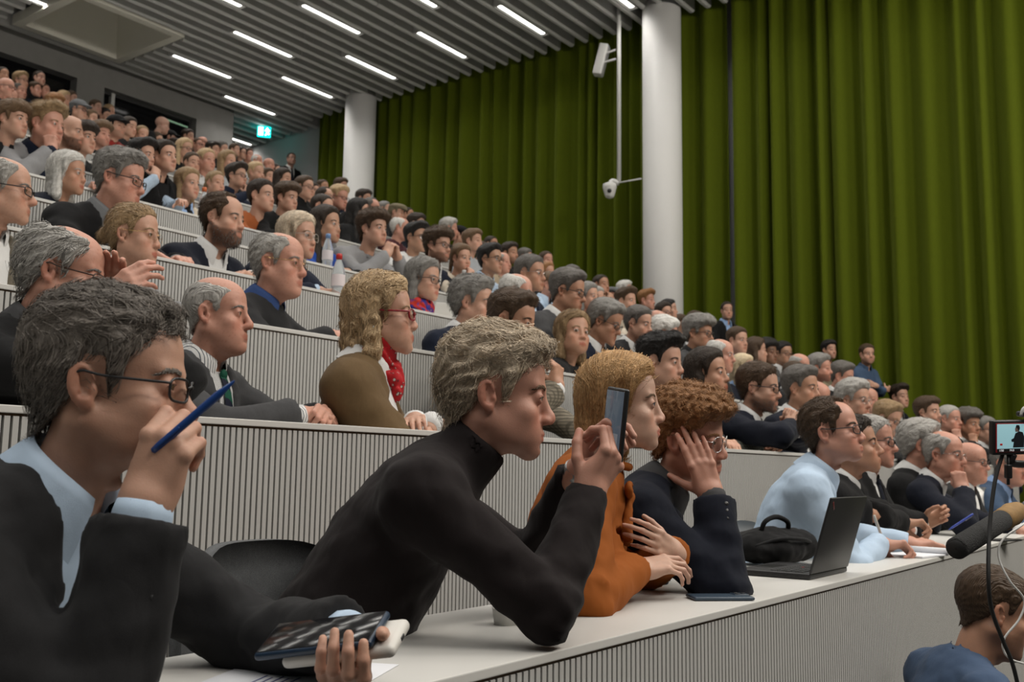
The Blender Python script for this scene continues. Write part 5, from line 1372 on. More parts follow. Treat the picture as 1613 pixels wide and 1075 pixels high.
p(860, 411, 30, 44, 0, 'm3', 'crop', 'brown', 'pink', 'E:char', 'lap', 'broad-faced man with cropped brown hair against the curtain', row=7)
p(862, 430, 28, 50, 0, 'f1', 'bob', 'ginger', 'fair', 'E:char', 'lap', 'ginger-haired woman below the broad-faced man', row=6)
p(866, 449, 36, 66, -8, 'm5', 'tousled', 'lbrown', 'pink', 'H:ltblue', 'chin', 'young brown-haired man with hand at mouth beside the grey suit', row=5)
p(902, 434, 22, 80, -10, 'o2', 'short', 'dgrey', 'fair', 'E:char', 'lap', 'dark grey head above the grey-suited man', row=6)
p(926, 468, 44, 58, -4, 'f3', 'bob', 'grey', 'fair', 'W:red', 'lap', 'grey-haired woman in red between two grey-haired men', row=4, tier='B')
p(939, 470, 34, 54, -4, 'f3', 'bob', 'lgrey', 'fair', 'E:char', 'lap', 'second grey-haired woman behind the woman in red', row=5)
p(947, 450, 34, 48, 2, 'm1', 'crop', 'dark', 'tan', 'J:black:white', 'chin', 'dark-haired man with hand on chin in front of the curtain', row=6)
p(964, 467, 28, 44, -2, 'o2', 'flatcap', 'grey', 'pink', 'E:navy', 'lap', 'man in grey flat cap and glasses', row=6, gl='rect', top='mgrey')
p(985, 458, 22, 70, 0, 'o2', 'fullgrey', 'white', 'pink', 'E:char', 'lap', 'pale-haired head between flat cap and column', row=7)
p(987, 476, 44, 54, 0, 'm5', 'quiff', 'brown', 'fair', 'E:cream', 'chin', 'young brown-haired man in cream with hand at chin', row=5, tier='B')
p(1019, 474, 32, 62, 0, 'm1', 'quiff', 'ginger', 'pink', 'E:black', 'lap', 'ginger-haired young man in front of the white column', row=6)
p(1046, 494, 34, 44, -2, 'f2', 'bob', 'dark', 'fair', 'E:white', 'lap', 'dark-fringed woman with glasses in front of the column', row=5, gl='round')
p(1054, 488, 26, 80, 0, 'm1', 'short', 'black', 'fair', 'E:char', 'lap', 'black-haired man behind the dark-fringed woman', row=5)
p(1036, 508, 30, 70, -6, 'o2', 'bald', 'grey', 'pink', 'E:char', 'lap', 'balding pink head behind the thick white hair', row=4)
p(1072, 514, 34, 60, -2, 'f2', 'bob', 'brown', 'fair', 'E:mgrey', 'lap', 'brown-haired person with dark glasses beside the column', row=5, gl='round')
p(1096, 506, 30, 80, -4, 'm1', 'short', 'brown', 'pink', 'E:white', 'lap', 'brown-haired man behind the curly grey-haired man', row=5)
# --- top rows and people standing at the back
for a in [
 (459, 251, 21, 22, 0, 'm1', 'crop', 'dark', 'dim', 'S:black:white:dnavy', 'lap', 'man in dark suit and tie standing by the white wall', dict(X=12.15, stand=True, tier='B')),
 (296, 216, 24, 60, -4, 'm1', 'short', 'dark', 'fair', 'E:char', 'lap', 'dark-haired man above the long blonde hair', {}),
 (310, 229, 23, 55, 0, 'm2', 'crop', 'brown', 'pink', 'E:char', 'lap', 'pink-faced man with glasses before the concrete wall', dict(gl='rect')),
 (319, 226, 22, 55, 0, 'm3', 'bald', 'grey', 'pink', 'E:char', 'lap', 'bald man with glasses before the concrete wall', dict(gl='rect')),
 (335, 237, 26, 60, -6, 'm1', 'side', 'dark', 'fair', 'E:char', 'lap', 'man with dark side parting below the wall corner', {}),
 (349, 236, 26, 60, -6, 'o2', 'short', 'dgrey', 'fair', 'E:char', 'lap', 'grey-brown haired man below the wall corner', {}),
 (370, 237, 20, 55, 0, 'm1', 'short', 'brown', 'fair', 'E:char', 'lap', 'brown-haired man first behind the recess light', {}),
 (380, 242, 20, 55, 0, 'm2', 'short', 'dark', 'fair', 'E:char', 'lap', 'dark-haired man second behind the recess light', dict(gl='rect')),
 (391, 245, 22, 50, 0, 'm3', 'short', 'brown', 'pink', 'E:black', 'lap', 'brown-haired man in black below the recess light', {}),
 (405, 254, 22, 60, 0, 'o2', 'thinring', 'white', 'pink', 'E:white', 'lap', 'white-haired man below the exit sign', {}),
 (424, 260, 22, 65, -4, 'o2', 'bald', 'lgrey', 'pink', 'E:char', 'lap', 'bald man with pink head near the white wall', {}),
 (433, 270, 24, 70, 0, 'f1', 'tied', 'dark', 'fair', 'E:char', 'lap', 'dark-haired woman in front of the suited man', {}),
 (256, 197, 26, 95, -10, 'm3', 'bald', 'dark', 'dim', 'E:black', 'lap', 'bald man standing before the dark glazed opening', dict(stand=True)),
 (246, 222, 26, 60, -6, 'm1', 'short', 'brown', 'fair', 'E:char', 'lap', 'brown-haired man below the bald standing man', {}),
 (268, 218, 24, 80, -4, 'm1', 'cap', 'black', 'dim', 'E:black', 'lap', 'man in black cap and black coat below the glazed opening', dict(top='black')),
 (275, 232, 26, 60, -6, 'm1', 'tousled', 'dark', 'fair', 'E:black', 'lap', 'dark-haired man beside the long blonde hair', {}),
 (143, 188, 28, 50, -4, 'm1', 'short', 'lbrown', 'fair', 'E:char', 'lap', 'light brown-haired man below the grey cap', {}),
 (124, 174, 32, 55, -4, 'm3', 'cap', 'grey', 'fair', 'E:navy', 'lap', 'man in grey baseball cap and glasses', dict(top='mgrey', gl='rect')),
 (151, 170, 24, 50, -4, 'm1', 'short', 'brown', 'dim', 'E:char', 'lap', 'brown-haired man between the two dark openings', {}),
 (164, 184, 26, 55, -6, 'm1', 'short', 'black', 'fair', 'E:char', 'lap', 'black-haired man next to the black cap', {}),
 (172, 176, 20, 60, -4, 'f1', 'tied', 'dblond', 'fair', 'E:char', 'lap', 'fair head behind the black-haired man', {}),
 (101, 157, 26, 60, -6, 'f1', 'bob', 'blond', 'fair', 'E:char', 'lap', 'blonde head in front of the dark opening', {}),
 (86, 164, 30, 65, -6, 'm1', 'curly', 'ginger', 'fair', 'E:char', 'lap', 'reddish curly head above the grey zip sweater', {}),
 (112, 156, 20, 60, -4, 'm1', 'short', 'brown', 'dim', 'E:char', 'lap', 'brown-haired head beside the blonde head', {}),
 (69, 144, 24, 50, 0, 'm1', 'crop', 'brown', 'pink', 'E:navy', 'clasp', 'man with raised hands before the dark opening', {}),
 (55, 142, 22, 55, 0, 'm2', 'short', 'brown', 'pink', 'E:navy', 'lap', 'brown-haired man in navy next to the raised hands', {}),
 (62, 124, 22, 40, 0, 'm1', 'crop', 'dark', 'dim', 'E:black', 'lap', 'dim figure standing in the dark opening', dict(stand=True)),
 (33, 128, 28, 50, 0, 'm1', 'side', 'dblond', 'fair', 'E:char', 'lap', 'fair-haired man with glasses standing at the back', dict(gl='rect')),
 (31, 144, 28, 45, -4, 'm3', 'crop', 'dgrey', 'pink', 'E:navy', 'lap', 'grey cropped man frowning near the picture edge', {}),
 (10, 138, 32, 50, -4, 'o2', 'bald', 'grey', 'pink', 'E:char', 'lap', 'bald man with dark glasses at the picture edge', dict(gl='rect')),
 (14, 154, 32, 60, -10, 'o2', 'thinring', 'grey', 'pink', 'E:char', 'lap', 'thin-haired man above the boy with the fringe', {}),
 (4, 118, 24, 40, 0, 'm1', 'crop', 'dark', 'tan', 'E:black', 'lap', 'topmost dark-haired man at the picture edge', {}),
]:
    kw = a[-1]; p(*a[:-1], **kw)

# --- the camera operator crouching in front of the desk
CAMMAN = p(1566, 962, 132, 112, -14, 'm3', 'crop', 'brown', 'tan', 'E:bluecam', 'lap', 'camera operator in blue sweater crouching in front of the first desk', X=3.05, tier='A', strands=1500, hairkw=dict(length=.012, lift=.1), beard=.5, body=40, lean=16, build=1.08)
# ------------------------------------------------------------------ things on and around the first desk
ZT = DESK_H
def Mpx(px, py, z, R=None): return m4(R, at_z(px, py, z))
def addpart(P, name, g, mat, frame_='Ml', smooth=True):
    return put(name, to_mesh(name, g, smooth), mat, P['base'], P[frame_])
CR = np.stack([C_RT, C_UP, -C_FW], 1)
def yaw_of(px, py):   # z-rotation that points local -y at the camera from there
    r = ray(px, py); return math.degrees(math.atan2(-r[0], r[1]))
# pen held to the nose
d0 = depth_of(PEN['H'])
pen = empty('pen', m4(frame(cv_(.74, .66, .10), cv_(0, 0, -1)), at_d(306, 655, d0-.105)), 'blue pen held between the fingers of the man in charcoal blazer', 'pen')
put('barrel', to_mesh('barrel', lathe([(.0005, -.062), (.004, -.060), (.0048, -.05), (.0048, .035), (.0042, .040), (.0015, .058), (.0005, .060)], 14)), plain('pen_blue', (.006, .045, .20), .3), pen)
put('clip', rbox(.003, .0015, .036, .0006), plain('pen_blue', (.006, .045, .20), .3), pen, T(0, -.0062, -.038))
# phone and power bank in his other hand
hpos = at_d(556, 1012, d0-.10)
Rp = frame(cv_(.93, .16, -.05), cv_(-.05, -.93, .50)); Rp = np.stack([Rp[:, 2], np.cross(cv_(.05, .90, -.42), Rp[:, 2]), cv_(.05, .90, -.42)], 1)
xx = cv_(.95, .17, -.22); zz = nrm(cv_(.0, .97, -.24)-xx*np.dot(cv_(.0, .97, -.24), xx)); yy = np.cross(zz, xx); Rp = np.stack([xx, yy, zz], 1)
PHC = at_d(548, 1002, d0+.06)+cv_(-.05, -.42, -.90)*.050+zz*.040-xx*.012
ph = empty('smartphone', m4(Rp, PHC), 'dark blue smartphone lying in the hand of the man with the pen', 'phone')
put('case', rbox(.158, .078, .011, .005), plain('phone_blue', (.012, .028, .055), .35), ph)
put('screen', rbox(.150, .070, .0012, .0005), plain('screen_phone', (.006, .006, .007), .10, spec=.25), ph, T(0, 0, .0056))
pb = empty('power_bank', m4(Rp, PHC-zz*.0145+xx*.028), 'off-white power bank held under the dark blue smartphone', 'power bank')
put('shell', rbox(.150, .074, .017, .008, 4), plain('bank_white', (.58, .56, .52), .4), pb)
put('port', rbox(.004, .012, .005, .001), M_BLK, pb, T(.074, 0, 0))
# paper sheets
def sheet(px, py, sx, sy, rz, label, dz=.001):
    P_ = at_z(px, py, ZT+dz); o = put('paper_sheet', rbox(sx, sy, .0008, .0002, 1), plain('paper', (.66, .67, .70), .8), None, m4(rot('z', rz), P_)); o['label'] = label; o['category'] = 'paper'; return o
sh1 = sheet(452, 1074, .30, .21, 24, 'white printed sheet on the desk under the phone hand')
for k in range(5):
    put('print_line', rbox(.09-.02*(k % 2), .003, .0003, .0001, 1), plain('ink_blue', (.08, .09, .25), .8), sh1, T(-.02, .04-.012*k, .0006))
# cup behind the turtleneck elbow
cup = empty('paper_cup', Mpx(797, 984, ZT), 'small white cup half hidden by the turtleneck elbow', 'cup')
put('cup_body', to_mesh('cup_body', lathe([(.001, 0), (.022, 0), (.026, .028), (.027, .030), (.024, .028), (.020, .004), (.001, .004)], 20)), M_WHITE, cup)
# phone filming
d1 = depth_of(TUR['H'])
zz2 = cv_(.10, .99, 0); nn = cv_(-.93, .05, -.36); nn = nrm(nn-zz2*np.dot(nn, zz2)); xx2 = np.cross(-nn, zz2)*-1
Rf = np.stack([np.cross(nn, zz2), -nn*-1, zz2], 1); Rf = np.stack([np.cross(zz2, -nn)*-1, -nn, zz2], 1)
if np.linalg.det(Rf) < 0: Rf[:, 0] *= -1
fp = empty('smartphone', m4(Rf, at_d(968, 676, d1-.0)), 'black smartphone held upright by the man in dark turtleneck', 'phone')
put('case', rbox(.076, .010, .152, .0045), M_BLK, fp)
put('screen', rbox(.068, .001, .140, .0004), plain('screen_dim', (.03, .035, .04), .08, emit=.25, ecol=(.20, .26, .33)), fp, T(0, -.0052, 0))
put('picture', rbox(.050, .0006, .055, .0002), plain('screen_dim2', (.05, .05, .05), .1, emit=.35, ecol=(.34, .35, .38)), fp, T(0, -.0060, -.035))
# watches, ring
def watch(P, side, mat, r=.034):
    S, E, W, _ = P['A'][0 if side == -1 else 1]; u = nrm(np.array(W)-np.array(E)); c = np.array(W)+u*.012
    A_ = frame(u, (0, -1, 0)); g = lathe([(r-.002, -.010), (r+.001, -.008), (r+.001, .008), (r-.002, .010)], 24).moved(m4(A_, c))
    addpart(P, 'watch_strap', g, mat)
watch(PEN, -1, M_BLK, .033); watch(TUR, 1, plain('steel_band', (.3, .3, .3), .3, 1.), .031); watch(B4, -1, M_BLK, .032)
def sleeve_buttons(P, side, n=4):
    S, E, W, _ = P['A'][0 if side == -1 else 1]; u = nrm(np.array(W)-np.array(E)); tc = np.linalg.inv(P['W'][:3, :3])@nrm(-P['H']+np.array([0, 0, CAMZ]))
    o = nrm(tc-u*np.dot(tc, u)); o = nrm(o*.8+np.cross(u, o)*.6)
    for i in range(n):
        c = np.array(W)-u*(.030+.020*i)+o*.0535
        addpart(P, 'sleeve_button', lathe([(.001, .003), (.006, .0025), (.0075, 0), (.001, -.001)], 12).moved(m4(frame(o, (0, 0, -1)), c)), M_BLK)
sleeve_buttons(PEN, -1); sleeve_buttons(GIN, -1, 3)
# orange blouse bow
f = ORA['f']
def bow(p):
    q = p.copy(); q[:, 0] = np.abs(q[:, 0])
    d = ell(p, (0, -.012, 0), (.016, .014, .018))
    d = smin(d, smax(ell(q, (.042, -.010, .012), (.036, .013, .022)), -ell(q, (.046, -.016, .012), (.020, .012, .010)), .004), .006)
    d = smin(d, cone(q, (.008, -.008, -.012), (.030, -.004, -.105), .010, .016), .008)
    return d+.0015*wob(p, 40, 1.)
bg = Geo(*polygonise(bow, (-.09, -.04, -.14), (.09, .03, .05), .004))
c0 = front_y(f, .0, -.085)[0]; bg.v = bg.v@rot('y', 12).T+c0+np.array([0, -.012, 0])
addpart(ORA, 'bow', bg, cloth('orange', 'shirt'))
ng = tube1(smooth_path([ORA['nd']*.012+np.array([.074*math.sin(a), .074*math.cos(a)*.95, .012-.03*(1-math.cos(a))*.5]) for a in np.linspace(0, 2*np.pi, 17)], 3), .011, 8)
addpart(ORA, 'neckband', ng, cloth('orange', 'shirt'))
# neckerchief of the red-glasses woman, pearl earring
def kerchief(nd, wrinkle):
    def k(p):
        d = smax(cone(p, -nd*.01, nd*.070, .080, .066), -cone(p, -nd*.08, nd*.2, .052, .052), .006)
        d = smin(d, ell(p, (.01, -.095, -.045), (.042, .022, .060)), .03)
        return d+wrinkle*np.sin(p[:, 2]*140+14*p[:, 0]/.1+3*wob(p, 12, 2.))+.002*wob(p, 30, 4.)
    return k
addpart(RED, 'neckerchief', Geo(*polygonise(kerchief(RED['nd'], .0035), (-.13, -.16, -.14), (.13, .13, .14), .006)), pattern('bandana'))
addpart(RED, 'earring', Geo(*polygonise(lambda p: sph(p, (0, 0, 0), .006), (-.01,)*3, (.01,)*3, .003)).moved(m4(None, (-.077, .016, -.045))), plain('pearl', (.8, .78, .74), .2), 'Mh')
addpart(LOOK, 'earring', Geo(*polygonise(lambda p: ell(p, (0, 0, 0), (.008, .006, .013)), (-.02,)*3, (.02,)*3, .004)).moved(m4(None, (-.078, .010, -.055))), plain('pearl', (.8, .78, .74), .2), 'Mh')
sb = SCARF[0]
def scarf(p):
    d = smax(ell(p, (0, -.01, .0), (.125, .115, .060)), -cone(p, (0, .03, -.1), (0, -.02, .2), .058, .062), .02)
    d = smin(d, ell(p, (.0, -.10, -.11), (.085, .045, .13)), .04)
    return d+.006*np.sin(p[:, 2]*90+p[:, 0]*60+4*wob(p, 9, 1.))+.003*wob(p, 25, 2.)
_s = SCARF[2]; Mb = np.linalg.inv(np.array(sb.matrix_basis)); loc = (Mb@np.append(_s, 1))[:3]
put('scarf', to_mesh('scarf', Geo(*polygonise(scarf, (-.16, -.18, -.27), (.16, .16, .10), .009))), pattern('scarf'), sb, m4(None, (0, .01, loc[2]-.155)))
# lapel pin of the bald man
pp = front_y(torso_fn(BALD['lean'], [], 1.1, 0, .02)[0], .085, -.17)[0]
addpart(BALD, 'lapel_pin', Geo(*polygonise(lambda p: ell(p, (0, 0, 0), (.007, .004, .007)), (-.012,)*3, (.012,)*3, .004)).moved(m4(None, pp+[0, -.004, 0])), plain('pearl', (.8, .78, .74), .2))
# ------------------------------------------------------------------ laptop, bag, phone, notepad
hc_ = at_z(1276, 915, ZT)
lap = empty('laptop', m4(None, (hc_[0]+.155, hc_[1]+.1075, ZT)), 'open black laptop standing on the first desk', 'laptop')
put('base', rbox(.31, .215, .016, .004), plain('laptop_black', (.014, .014, .015), .45), lap, T(0, 0, .009))
key = rbox(.0155, .0145, .0022, .0008, 1); M_KEY = plain('key_black', (.008, .008, .008), .5)
for r in range(5):
    for c in range(14): put('key', key, M_KEY, lap, T(.124-.0191*c, -.072+.0195*r, .0178))
put('touchpad', rbox(.10, .058, .001, .0004), plain('pad_black', (.010, .010, .010), .3), lap, T(0, .064, .0173))
put('trackpoint', rbox(.006, .006, .003, .001), plain('dot_red', (.35, .01, .01), .4), lap, T(0, -.032, .019))
put('lid', rbox(.31, .0065, .215, .003), plain('laptop_black', (.014, .014, .015), .45), lap, m4(rot('x', 17), (0, -.1075-.031, .016+.103)))
put('screen', rbox(.29, .001, .185, .0004), plain('screen_black', (.006, .006, .007), .06), lap, m4(rot('x', 17), rot('x', 17)@V(0, .004, 0)+V(0, -.1385, .119)))
put('logo', rbox(.030, .0008, .007, .0003, 1), plain('logo_red', (.16, .03, .03), .4), lap, m4(rot('x', 17)@rot('y', 45), rot('x', 17)@V(-.125, -.0036, .085)+V(0, -.1385, .119)))
for i in range(9): put('port', rbox(.001, .010, .004, .0003, 1), M_BLKR, lap, T(-.1552, -.07+.016*i, .009))
pl = empty('power_plug', Mpx(1299, 897, ZT+.006, rot('z', 20)), 'small black plug on the desk behind the laptop lid', 'plug')
put('plug_body', rbox(.05, .012, .011, .003), M_BLK, pl); put('plug_tip', rbox(.014, .008, .006, .001), M_BLK, pl, T(.03, 0, 0))
# blue-grey phone lying on the desk
pz = empty('smartphone', Mpx(1134, 941, ZT+.005, rot('z', -46)), 'slate blue smartphone lying face down on the white desk', 'phone')
put('case', rbox(.140, .070, .008, .0035), plain('phone_slate', (.035, .055, .080), .35), pz)
put('camera_bump', rbox(.034, .034, .002, .001), plain('phone_slate2', (.025, .04, .06), .3), pz, T(.052, .016, .0048))
for a_, b_ in ((.045, .023), (.045, .009), (.060, .016)): put('camera_lens', rbox(.010, .010, .002, .0009), M_BLK, pz, T(a_, b_, .0062))
# backpack on the desk behind the laptop
bp = empty('backpack', m4(rot('z', -20), at_y(1213, 889, YD(1)+.33)*[1, 1, 0]+[0, 0, ZT]), 'black backpack slumped between navy blazer and laptop', 'backpack')
def bagf(p):
    d = ell(p, (0, 0, .055), (.15, .10, .060)); d = smax(d, -p[:, 2], .02)
    d = smin(d, ell(p, (-.02, -.065, .045), (.10, .05, .042)), .015)
    d = smin(d, ell(p, (.09, -.03, .06), (.06, .07, .05)), .02)
    return d+.004*wob(p, 12, 3.)+.002*wob(p, 30, 1.)
put('bag_body', to_mesh('bag_body', Geo(*polygonise(bagf, (-.2, -.15, -.01), (.2, .14, .14), .006))), cloth('black'), bp)
put('handle', to_mesh('handle', tube1(smooth_path([(-.06, -.02, .105), (-.05, -.03, .135), (.0, -.03, .148), (.05, -.03, .132), (.065, -.02, .105)], 6), .008, 8)), cloth('black'), bp)
put('strap', to_mesh('strap', tube1(smooth_path([(-.12, -.05, .06), (-.06, -.10, .085), (.04, -.11, .08), (.12, -.07, .06)], 6), .006, 8)), cloth('char'), bp)
# notepad, pens
d2 = at_z(1442, 876, ZT)
nb_ = empty('notepad', m4(rot('z', -12), d2+[0, 0, .004]), 'open white notepad under the hands of the man in light blue shirt', 'notepad')
put('page', rbox(.20, .15, .006, .001), plain('paper', (.66, .67, .70), .8), nb_)
put('curled_page', to_mesh('curled_page', tube1([(.085, -.08, .012), (.085, .08, .012)], .012, 12)), plain('paper', (.66, .67, .70), .8), nb_)
def pen_at(px, py, d, axis, col, label):
    e = empty('pen', m4(frame(axis, (0, 0, -1)), at_d(px, py, d)), label, 'pen')
    put('barrel', to_mesh('barrel', lathe([(.0005, -.065), (.0042, -.063), (.0048, -.05), (.0048, .04), (.0015, .060), (.0005, .062)], 12)), plain('pen_'+col[0], col[1], .35), e)
    put('clip', rbox(.003, .0015, .036, .0006), plain('pen_clip', (.5, .5, .5), .3, 1.), e, T(0, -.0062, -.038))
pen_at(1386, 838, depth_of(BLU['H'])-.03, cv_(.35, -.9, .1), ('cream', (.55, .52, .46)), 'cream pen in the fist of the man in light blue shirt')
pen_at(1513, 823, depth_of(A6['H'])+.38, cv_(-.7, -.5, .1), ('blue2', (.03, .06, .35)), 'blue and white pen held up by the man in black jacket')
q1 = empty('smartphone', Mpx(1583, 851, ZT+.005, rot('z', -20)), 'black phone at the far end of the first desk', 'phone')
put('case', rbox(.15, .075, .009, .004), M_BLK, q1)
# ------------------------------------------------------------------ bottles
m_, nt_, b_, L2 = new_mat('bottle_plastic'); b_.inputs['Base Color'].default_value = (.85, .9, .93, 1); b_.inputs['Roughness'].default_value = .12; b_.inputs['Transmission Weight'].default_value = .75; b_.inputs['IOR'].default_value = 1.2
M_PET = m_
def bottle(px, py, k, capc, lab, label, dark=False, sc=1.):
    P_ = at_y(px, py, YD(k)+.10); P_[2] = FL(k)+DESK_H
    e = empty('water_bottle', m4(np.eye(3)*sc, P_), label, 'bottle')
    body = lathe([(.001, 0), (.030, 0), (.034, .008), (.033, .05), (.035, .06), (.035, .13), (.032, .15), (.018, .195), (.013, .205), (.013, .212), (.001, .213)], 20)
    put('bottle_body', to_mesh('bottle_body', body), plain('bottle_black', (.008, .008, .009), .35) if dark else M_PET, e)
    put('cap', to_mesh('cap', lathe([(.001, .240), (.014, .238), (.0165, .232), (.0165, .208), (.001, .206)], 16)), plain('cap_'+capc[0], capc[1], .4), e)
    if lab: put('wrapper', to_mesh('wrapper', lathe([(.0355, .062), (.0358, .064), (.0358, .122), (.0355, .124)], 20)), plain('wrap_'+capc[0], lab, .5), e)
bottle(516, 400, 5, ('blue', (.12, .22, .42)), (.55, .50, .52), 'clear water bottle with a pale blue cap')
bottle(533, 440, 4, ('red', (.42, .015, .012)), (.62, .55, .56), 'clear water bottle with a red cap')
bottle(731, 432, 5, ('steel', (.45, .44, .43)), None, 'slim black drinking bottle with a steel cap', True)
bottle(322, 302, 6, ('orange', (.5, .12, .03)), None, 'clear water bottle with an orange cap beside the cream cardigan')
P_ = at_y(699, 490, YD(4)+.10); P_[2] = FL(4)+DESK_H
lt = empty('tablet', m4(rot('z', -25), P_), 'thin white tablet standing in front of the colourful scarf', 'tablet')
put('tablet_body', rbox(.12, .006, .10, .003), M_WHITE, lt, m4(rot('x', 20), (0, 0, .05)))
# ------------------------------------------------------------------ chairs that show between the listeners
def chair(px, py, Y, rz, mat, label, kind):
    P_ = at_y(px, py, Y); top = P_[2]; fl = 0.
    e = empty('lecture_chair', m4(rot('z', rz), (P_[0], P_[1], fl)), label, 'chair')
    a = np.linspace(-1, 1, 13); zz_ = np.linspace(.46, top, 9); vs = []
    for side in (0, .028):
        for z in zz_:
            t = (z-.46)/(top-.46); w = .225*(1-.10*t**4)*(1-.22*max(0, (t-.85)/.15)**2)
            vs.append(np.stack([a*w, .035+side-.055*a*a+.05*t+.0*a, np.full(13, z)-.030*np.abs(a)**4*(t > .9)], 1))
    v = np.concatenate(vs); n = 13*9; i = np.arange(n).reshape(9, 13)
    fq = np.stack([i[:-1, :-1], i[:-1, 1:], i[1:, 1:], i[1:, :-1]], -1).reshape(-1, 4)
    ring = np.concatenate([i[0, :], i[1:, -1], i[-1, -2::-1], i[-2:0:-1, 0]]); eq = np.stack([ring, np.roll(ring, -1), np.roll(ring, -1)+n, ring+n], 1)
    put('backrest', to_mesh('backrest', Geo(v, np.concatenate([fq, fq[:, ::-1]+n, eq]))), mat, e)
    put('seat', rbox(.44, .42, .04, .018), mat, e, T(0, -.18, .45))
    put('post', to_mesh('post', tube1([(0, -.18, .43), (0, -.18, .03)], .025, 10)), M_METALW, e)
    put('foot', to_mesh('foot', lathe([(.001, 0), (.20, 0), (.20, .012), (.03, .03), (.001, .03)], 24)), M_METALW, e, T(0, -.18, 0))
chair(456, 856, YD(1)+.46, 6, cloth('mgrey', 'tweed'), 'charcoal woven chair back behind the turtleneck man', 0)
chair(1192, 822, YD(1)+.56, 0, M_WHITE, 'white shell chair between navy blazer and light blue shirt', 0)
chair(1566, 768, YD(1)+.40, 0, M_WHITE, 'white shell chair beside the man in blue jacket', 0)
# ------------------------------------------------------------------ video equipment at the picture's right edge
dm = 2.1; zc = C_UP; xm_ = nrm(cv_(.97, 0, .20)); ym_ = np.cross(zc, xm_); Rm_ = np.stack([xm_, np.cross(zc, xm_), zc], 1)
mo = empty('camera_monitor', m4(Rm_, at_d(1596, 689, dm)), 'small field monitor showing the speaker, at the right picture edge', 'monitor')
mw, mh = .108, .073
put('housing', rbox(mw, .016, mh, .004), M_BLK, mo)
put('red_border', rbox(mw-.012, .001, mh-.012, .0004), plain('border_red', (.20, .01, .012), .4, emit=.12, ecol=(.5, .02, .03)), mo, T(0, -.0083, 0))
put('screen', rbox(mw-.017, .001, mh-.020, .0004), plain('screen_cyan', (.2, .35, .38), .3, emit=.55, ecol=(.38, .66, .72)), mo, T(0, -.0088, .002))
sm_ = plain('figure_dark', (.01, .014, .02), .5); sk_ = plain('figure_skin', (.22, .15, .13), .5, emit=.05, ecol=(.3, .2, .18))
put('figure', flat('figure', [(-.012, -.022), (.014, -.022), (.015, .0), (.011, .010), (.003, .012), (-.006, .008), (-.010, -.002), (-.016, -.005), (-.015, -.010), (-.010, -.010)], .0006), sm_, mo, T(.004, -.0093, .001))
put('figure_head', flat('figure_head', [(-.004, .0), (.004, .0), (.006, .008), (.004, .013), (-.002, .013), (-.005, .006)], .0006), sk_, mo, T(.002, -.0093, .012))
put('figure_hair', flat('figure_hair', [(-.004, .010), (.0, .0085), (.004, .002), (.006, .008), (.004, .014), (-.002, .0145)], .0006), sm_, mo, T(.002, -.0100, .012))
put('status_bar', rbox(mw-.017, .001, .007, .0003), M_BLK, mo, T(0, -.0093, -.0265))
for i, tx in enumerate(('1/50', 'F4.0', '800', '5600K')):
    cu = bpy.data.curves.new('status_text', 'FONT'); cu.body = tx; cu.size = .0062; cu.extrude = .0001; cu.align_x = 'CENTER'
    o = bpy.data.objects.new('status_text', cu); COL.objects.link(o); cu.materials.append(plain('text_white', (.8, .8, .8), .5, emit=.6))
    me_ = bpy.data.meshes.new_from_object(o.evaluated_get(bpy.context.evaluated_depsgraph_get())); bpy.data.objects.remove(o); o = put('status_text', me_, None, mo); o.matrix_basis = Matrix.Translation((-.036+.025*i, -.0101, -.0286)) @ Matrix.Rotation(math.pi/2, 4, 'X')
put('red_tag', rbox(.006, .0006, .004, .0002, 1), plain('tag_red', (.5, .02, .02), .5, emit=.2), mo, T(-.036, -.0096, -.014))
put('arm', to_mesh('arm', tube1(smooth_path([(.0, .0, -.036), (.0, .004, -.055), (.05, .01, -.06)], 5), .008, 8)), M_BLK, mo)
put('rod', to_mesh('rod', tube1([(-.012, .0, -.037), (-.012, 0, -.10)], .0035, 8)), M_BLK, mo)
put('rod_clamp', rbox(.013, .013, .03, .003), M_BLK, mo, T(-.012, 0, -.072))
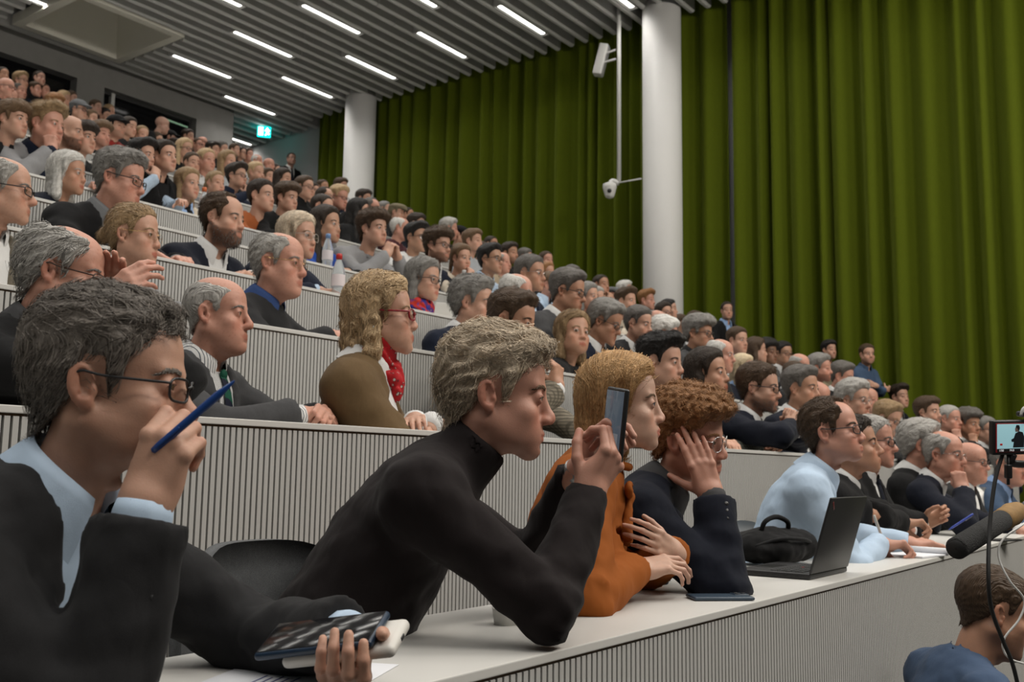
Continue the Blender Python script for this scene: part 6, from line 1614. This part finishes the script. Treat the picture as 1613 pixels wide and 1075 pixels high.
put('hood', rbox(.05, .04, .012, .005), M_BLK, mo, T(.045, .0, .048)); put('handle_ring', to_mesh('handle_ring', tube1(smooth_path([(.02, .0, .045), (.026, .0, .06), (.045, .0, .066), (.07, 0, .06)], 5), .004, 8)), M_METALW, mo)
ma, mb = at_d(1506, 865, 2.0), at_d(1580, 819, 2.18)
mic = empty('boom_microphone', m4(frame(mb-ma, (0, 0, -1)), ma), 'shotgun microphone in dark foam pointing at the front row', 'microphone'); Lm = float(np.linalg.norm(mb-ma))
put('foam', to_mesh('foam', lathe([(.001, 0), (.019, .0), (.0225, .004), (.0225, Lm-.004), (.020, Lm), (.001, Lm)], 28)), plain('foam_dark', (.022, .022, .022), .95, nz=.3, nscale=300, bmp=.5), mic)
put('foam_end', to_mesh('foam_end', lathe([(.001, -.0008), (.0175, -.0006), (.018, .001)], 24)), M_BLKR, mic)
put('wrap', to_mesh('wrap', lathe([(.018, Lm-.012), (.024, Lm-.006), (.022, Lm+.008), (.025, Lm+.016), (.023, Lm+.03), (.026, Lm+.05), (.02, Lm+.09)], 20)), plain('wrap_tan', (.25, .145, .05), .8, nz=.3, nscale=80), mic)
put('mount', to_mesh('mount', tube1([(0, 0, Lm+.05), (0, 0, Lm+.3)], .010, 10)), M_BLK, mic)
def cable(pts, r, mat, label):
    o = put('cable', to_mesh('cable', tube1(smooth_path([at_d(*q_) for q_ in pts], 8), r, 8)), mat); o['label'] = label; o['category'] = 'cable'
cable([(1579, 716, 2.1), (1567, 760, 2.08), (1559, 830, 2.05), (1557, 910, 2.0), (1562, 960, 2.0), (1580, 1010, 2.0), (1596, 1050, 2.0), (1612, 1120, 2.0)], .0042, M_BLKR, 'thick black cable hanging down from the field monitor')
cable([(1640, 800, 2.2), (1612, 826, 2.1), (1580, 850, 2.08), (1573, 878, 2.07), (1590, 915, 2.05), (1613, 945, 2.05), (1606, 975, 2.04), (1584, 1003, 2.03), (1580, 1022, 2.03), (1594, 1040, 2.03), (1640, 1052, 2.05)], .0022, M_METALW, 'thin white cord looping beside the black cable')
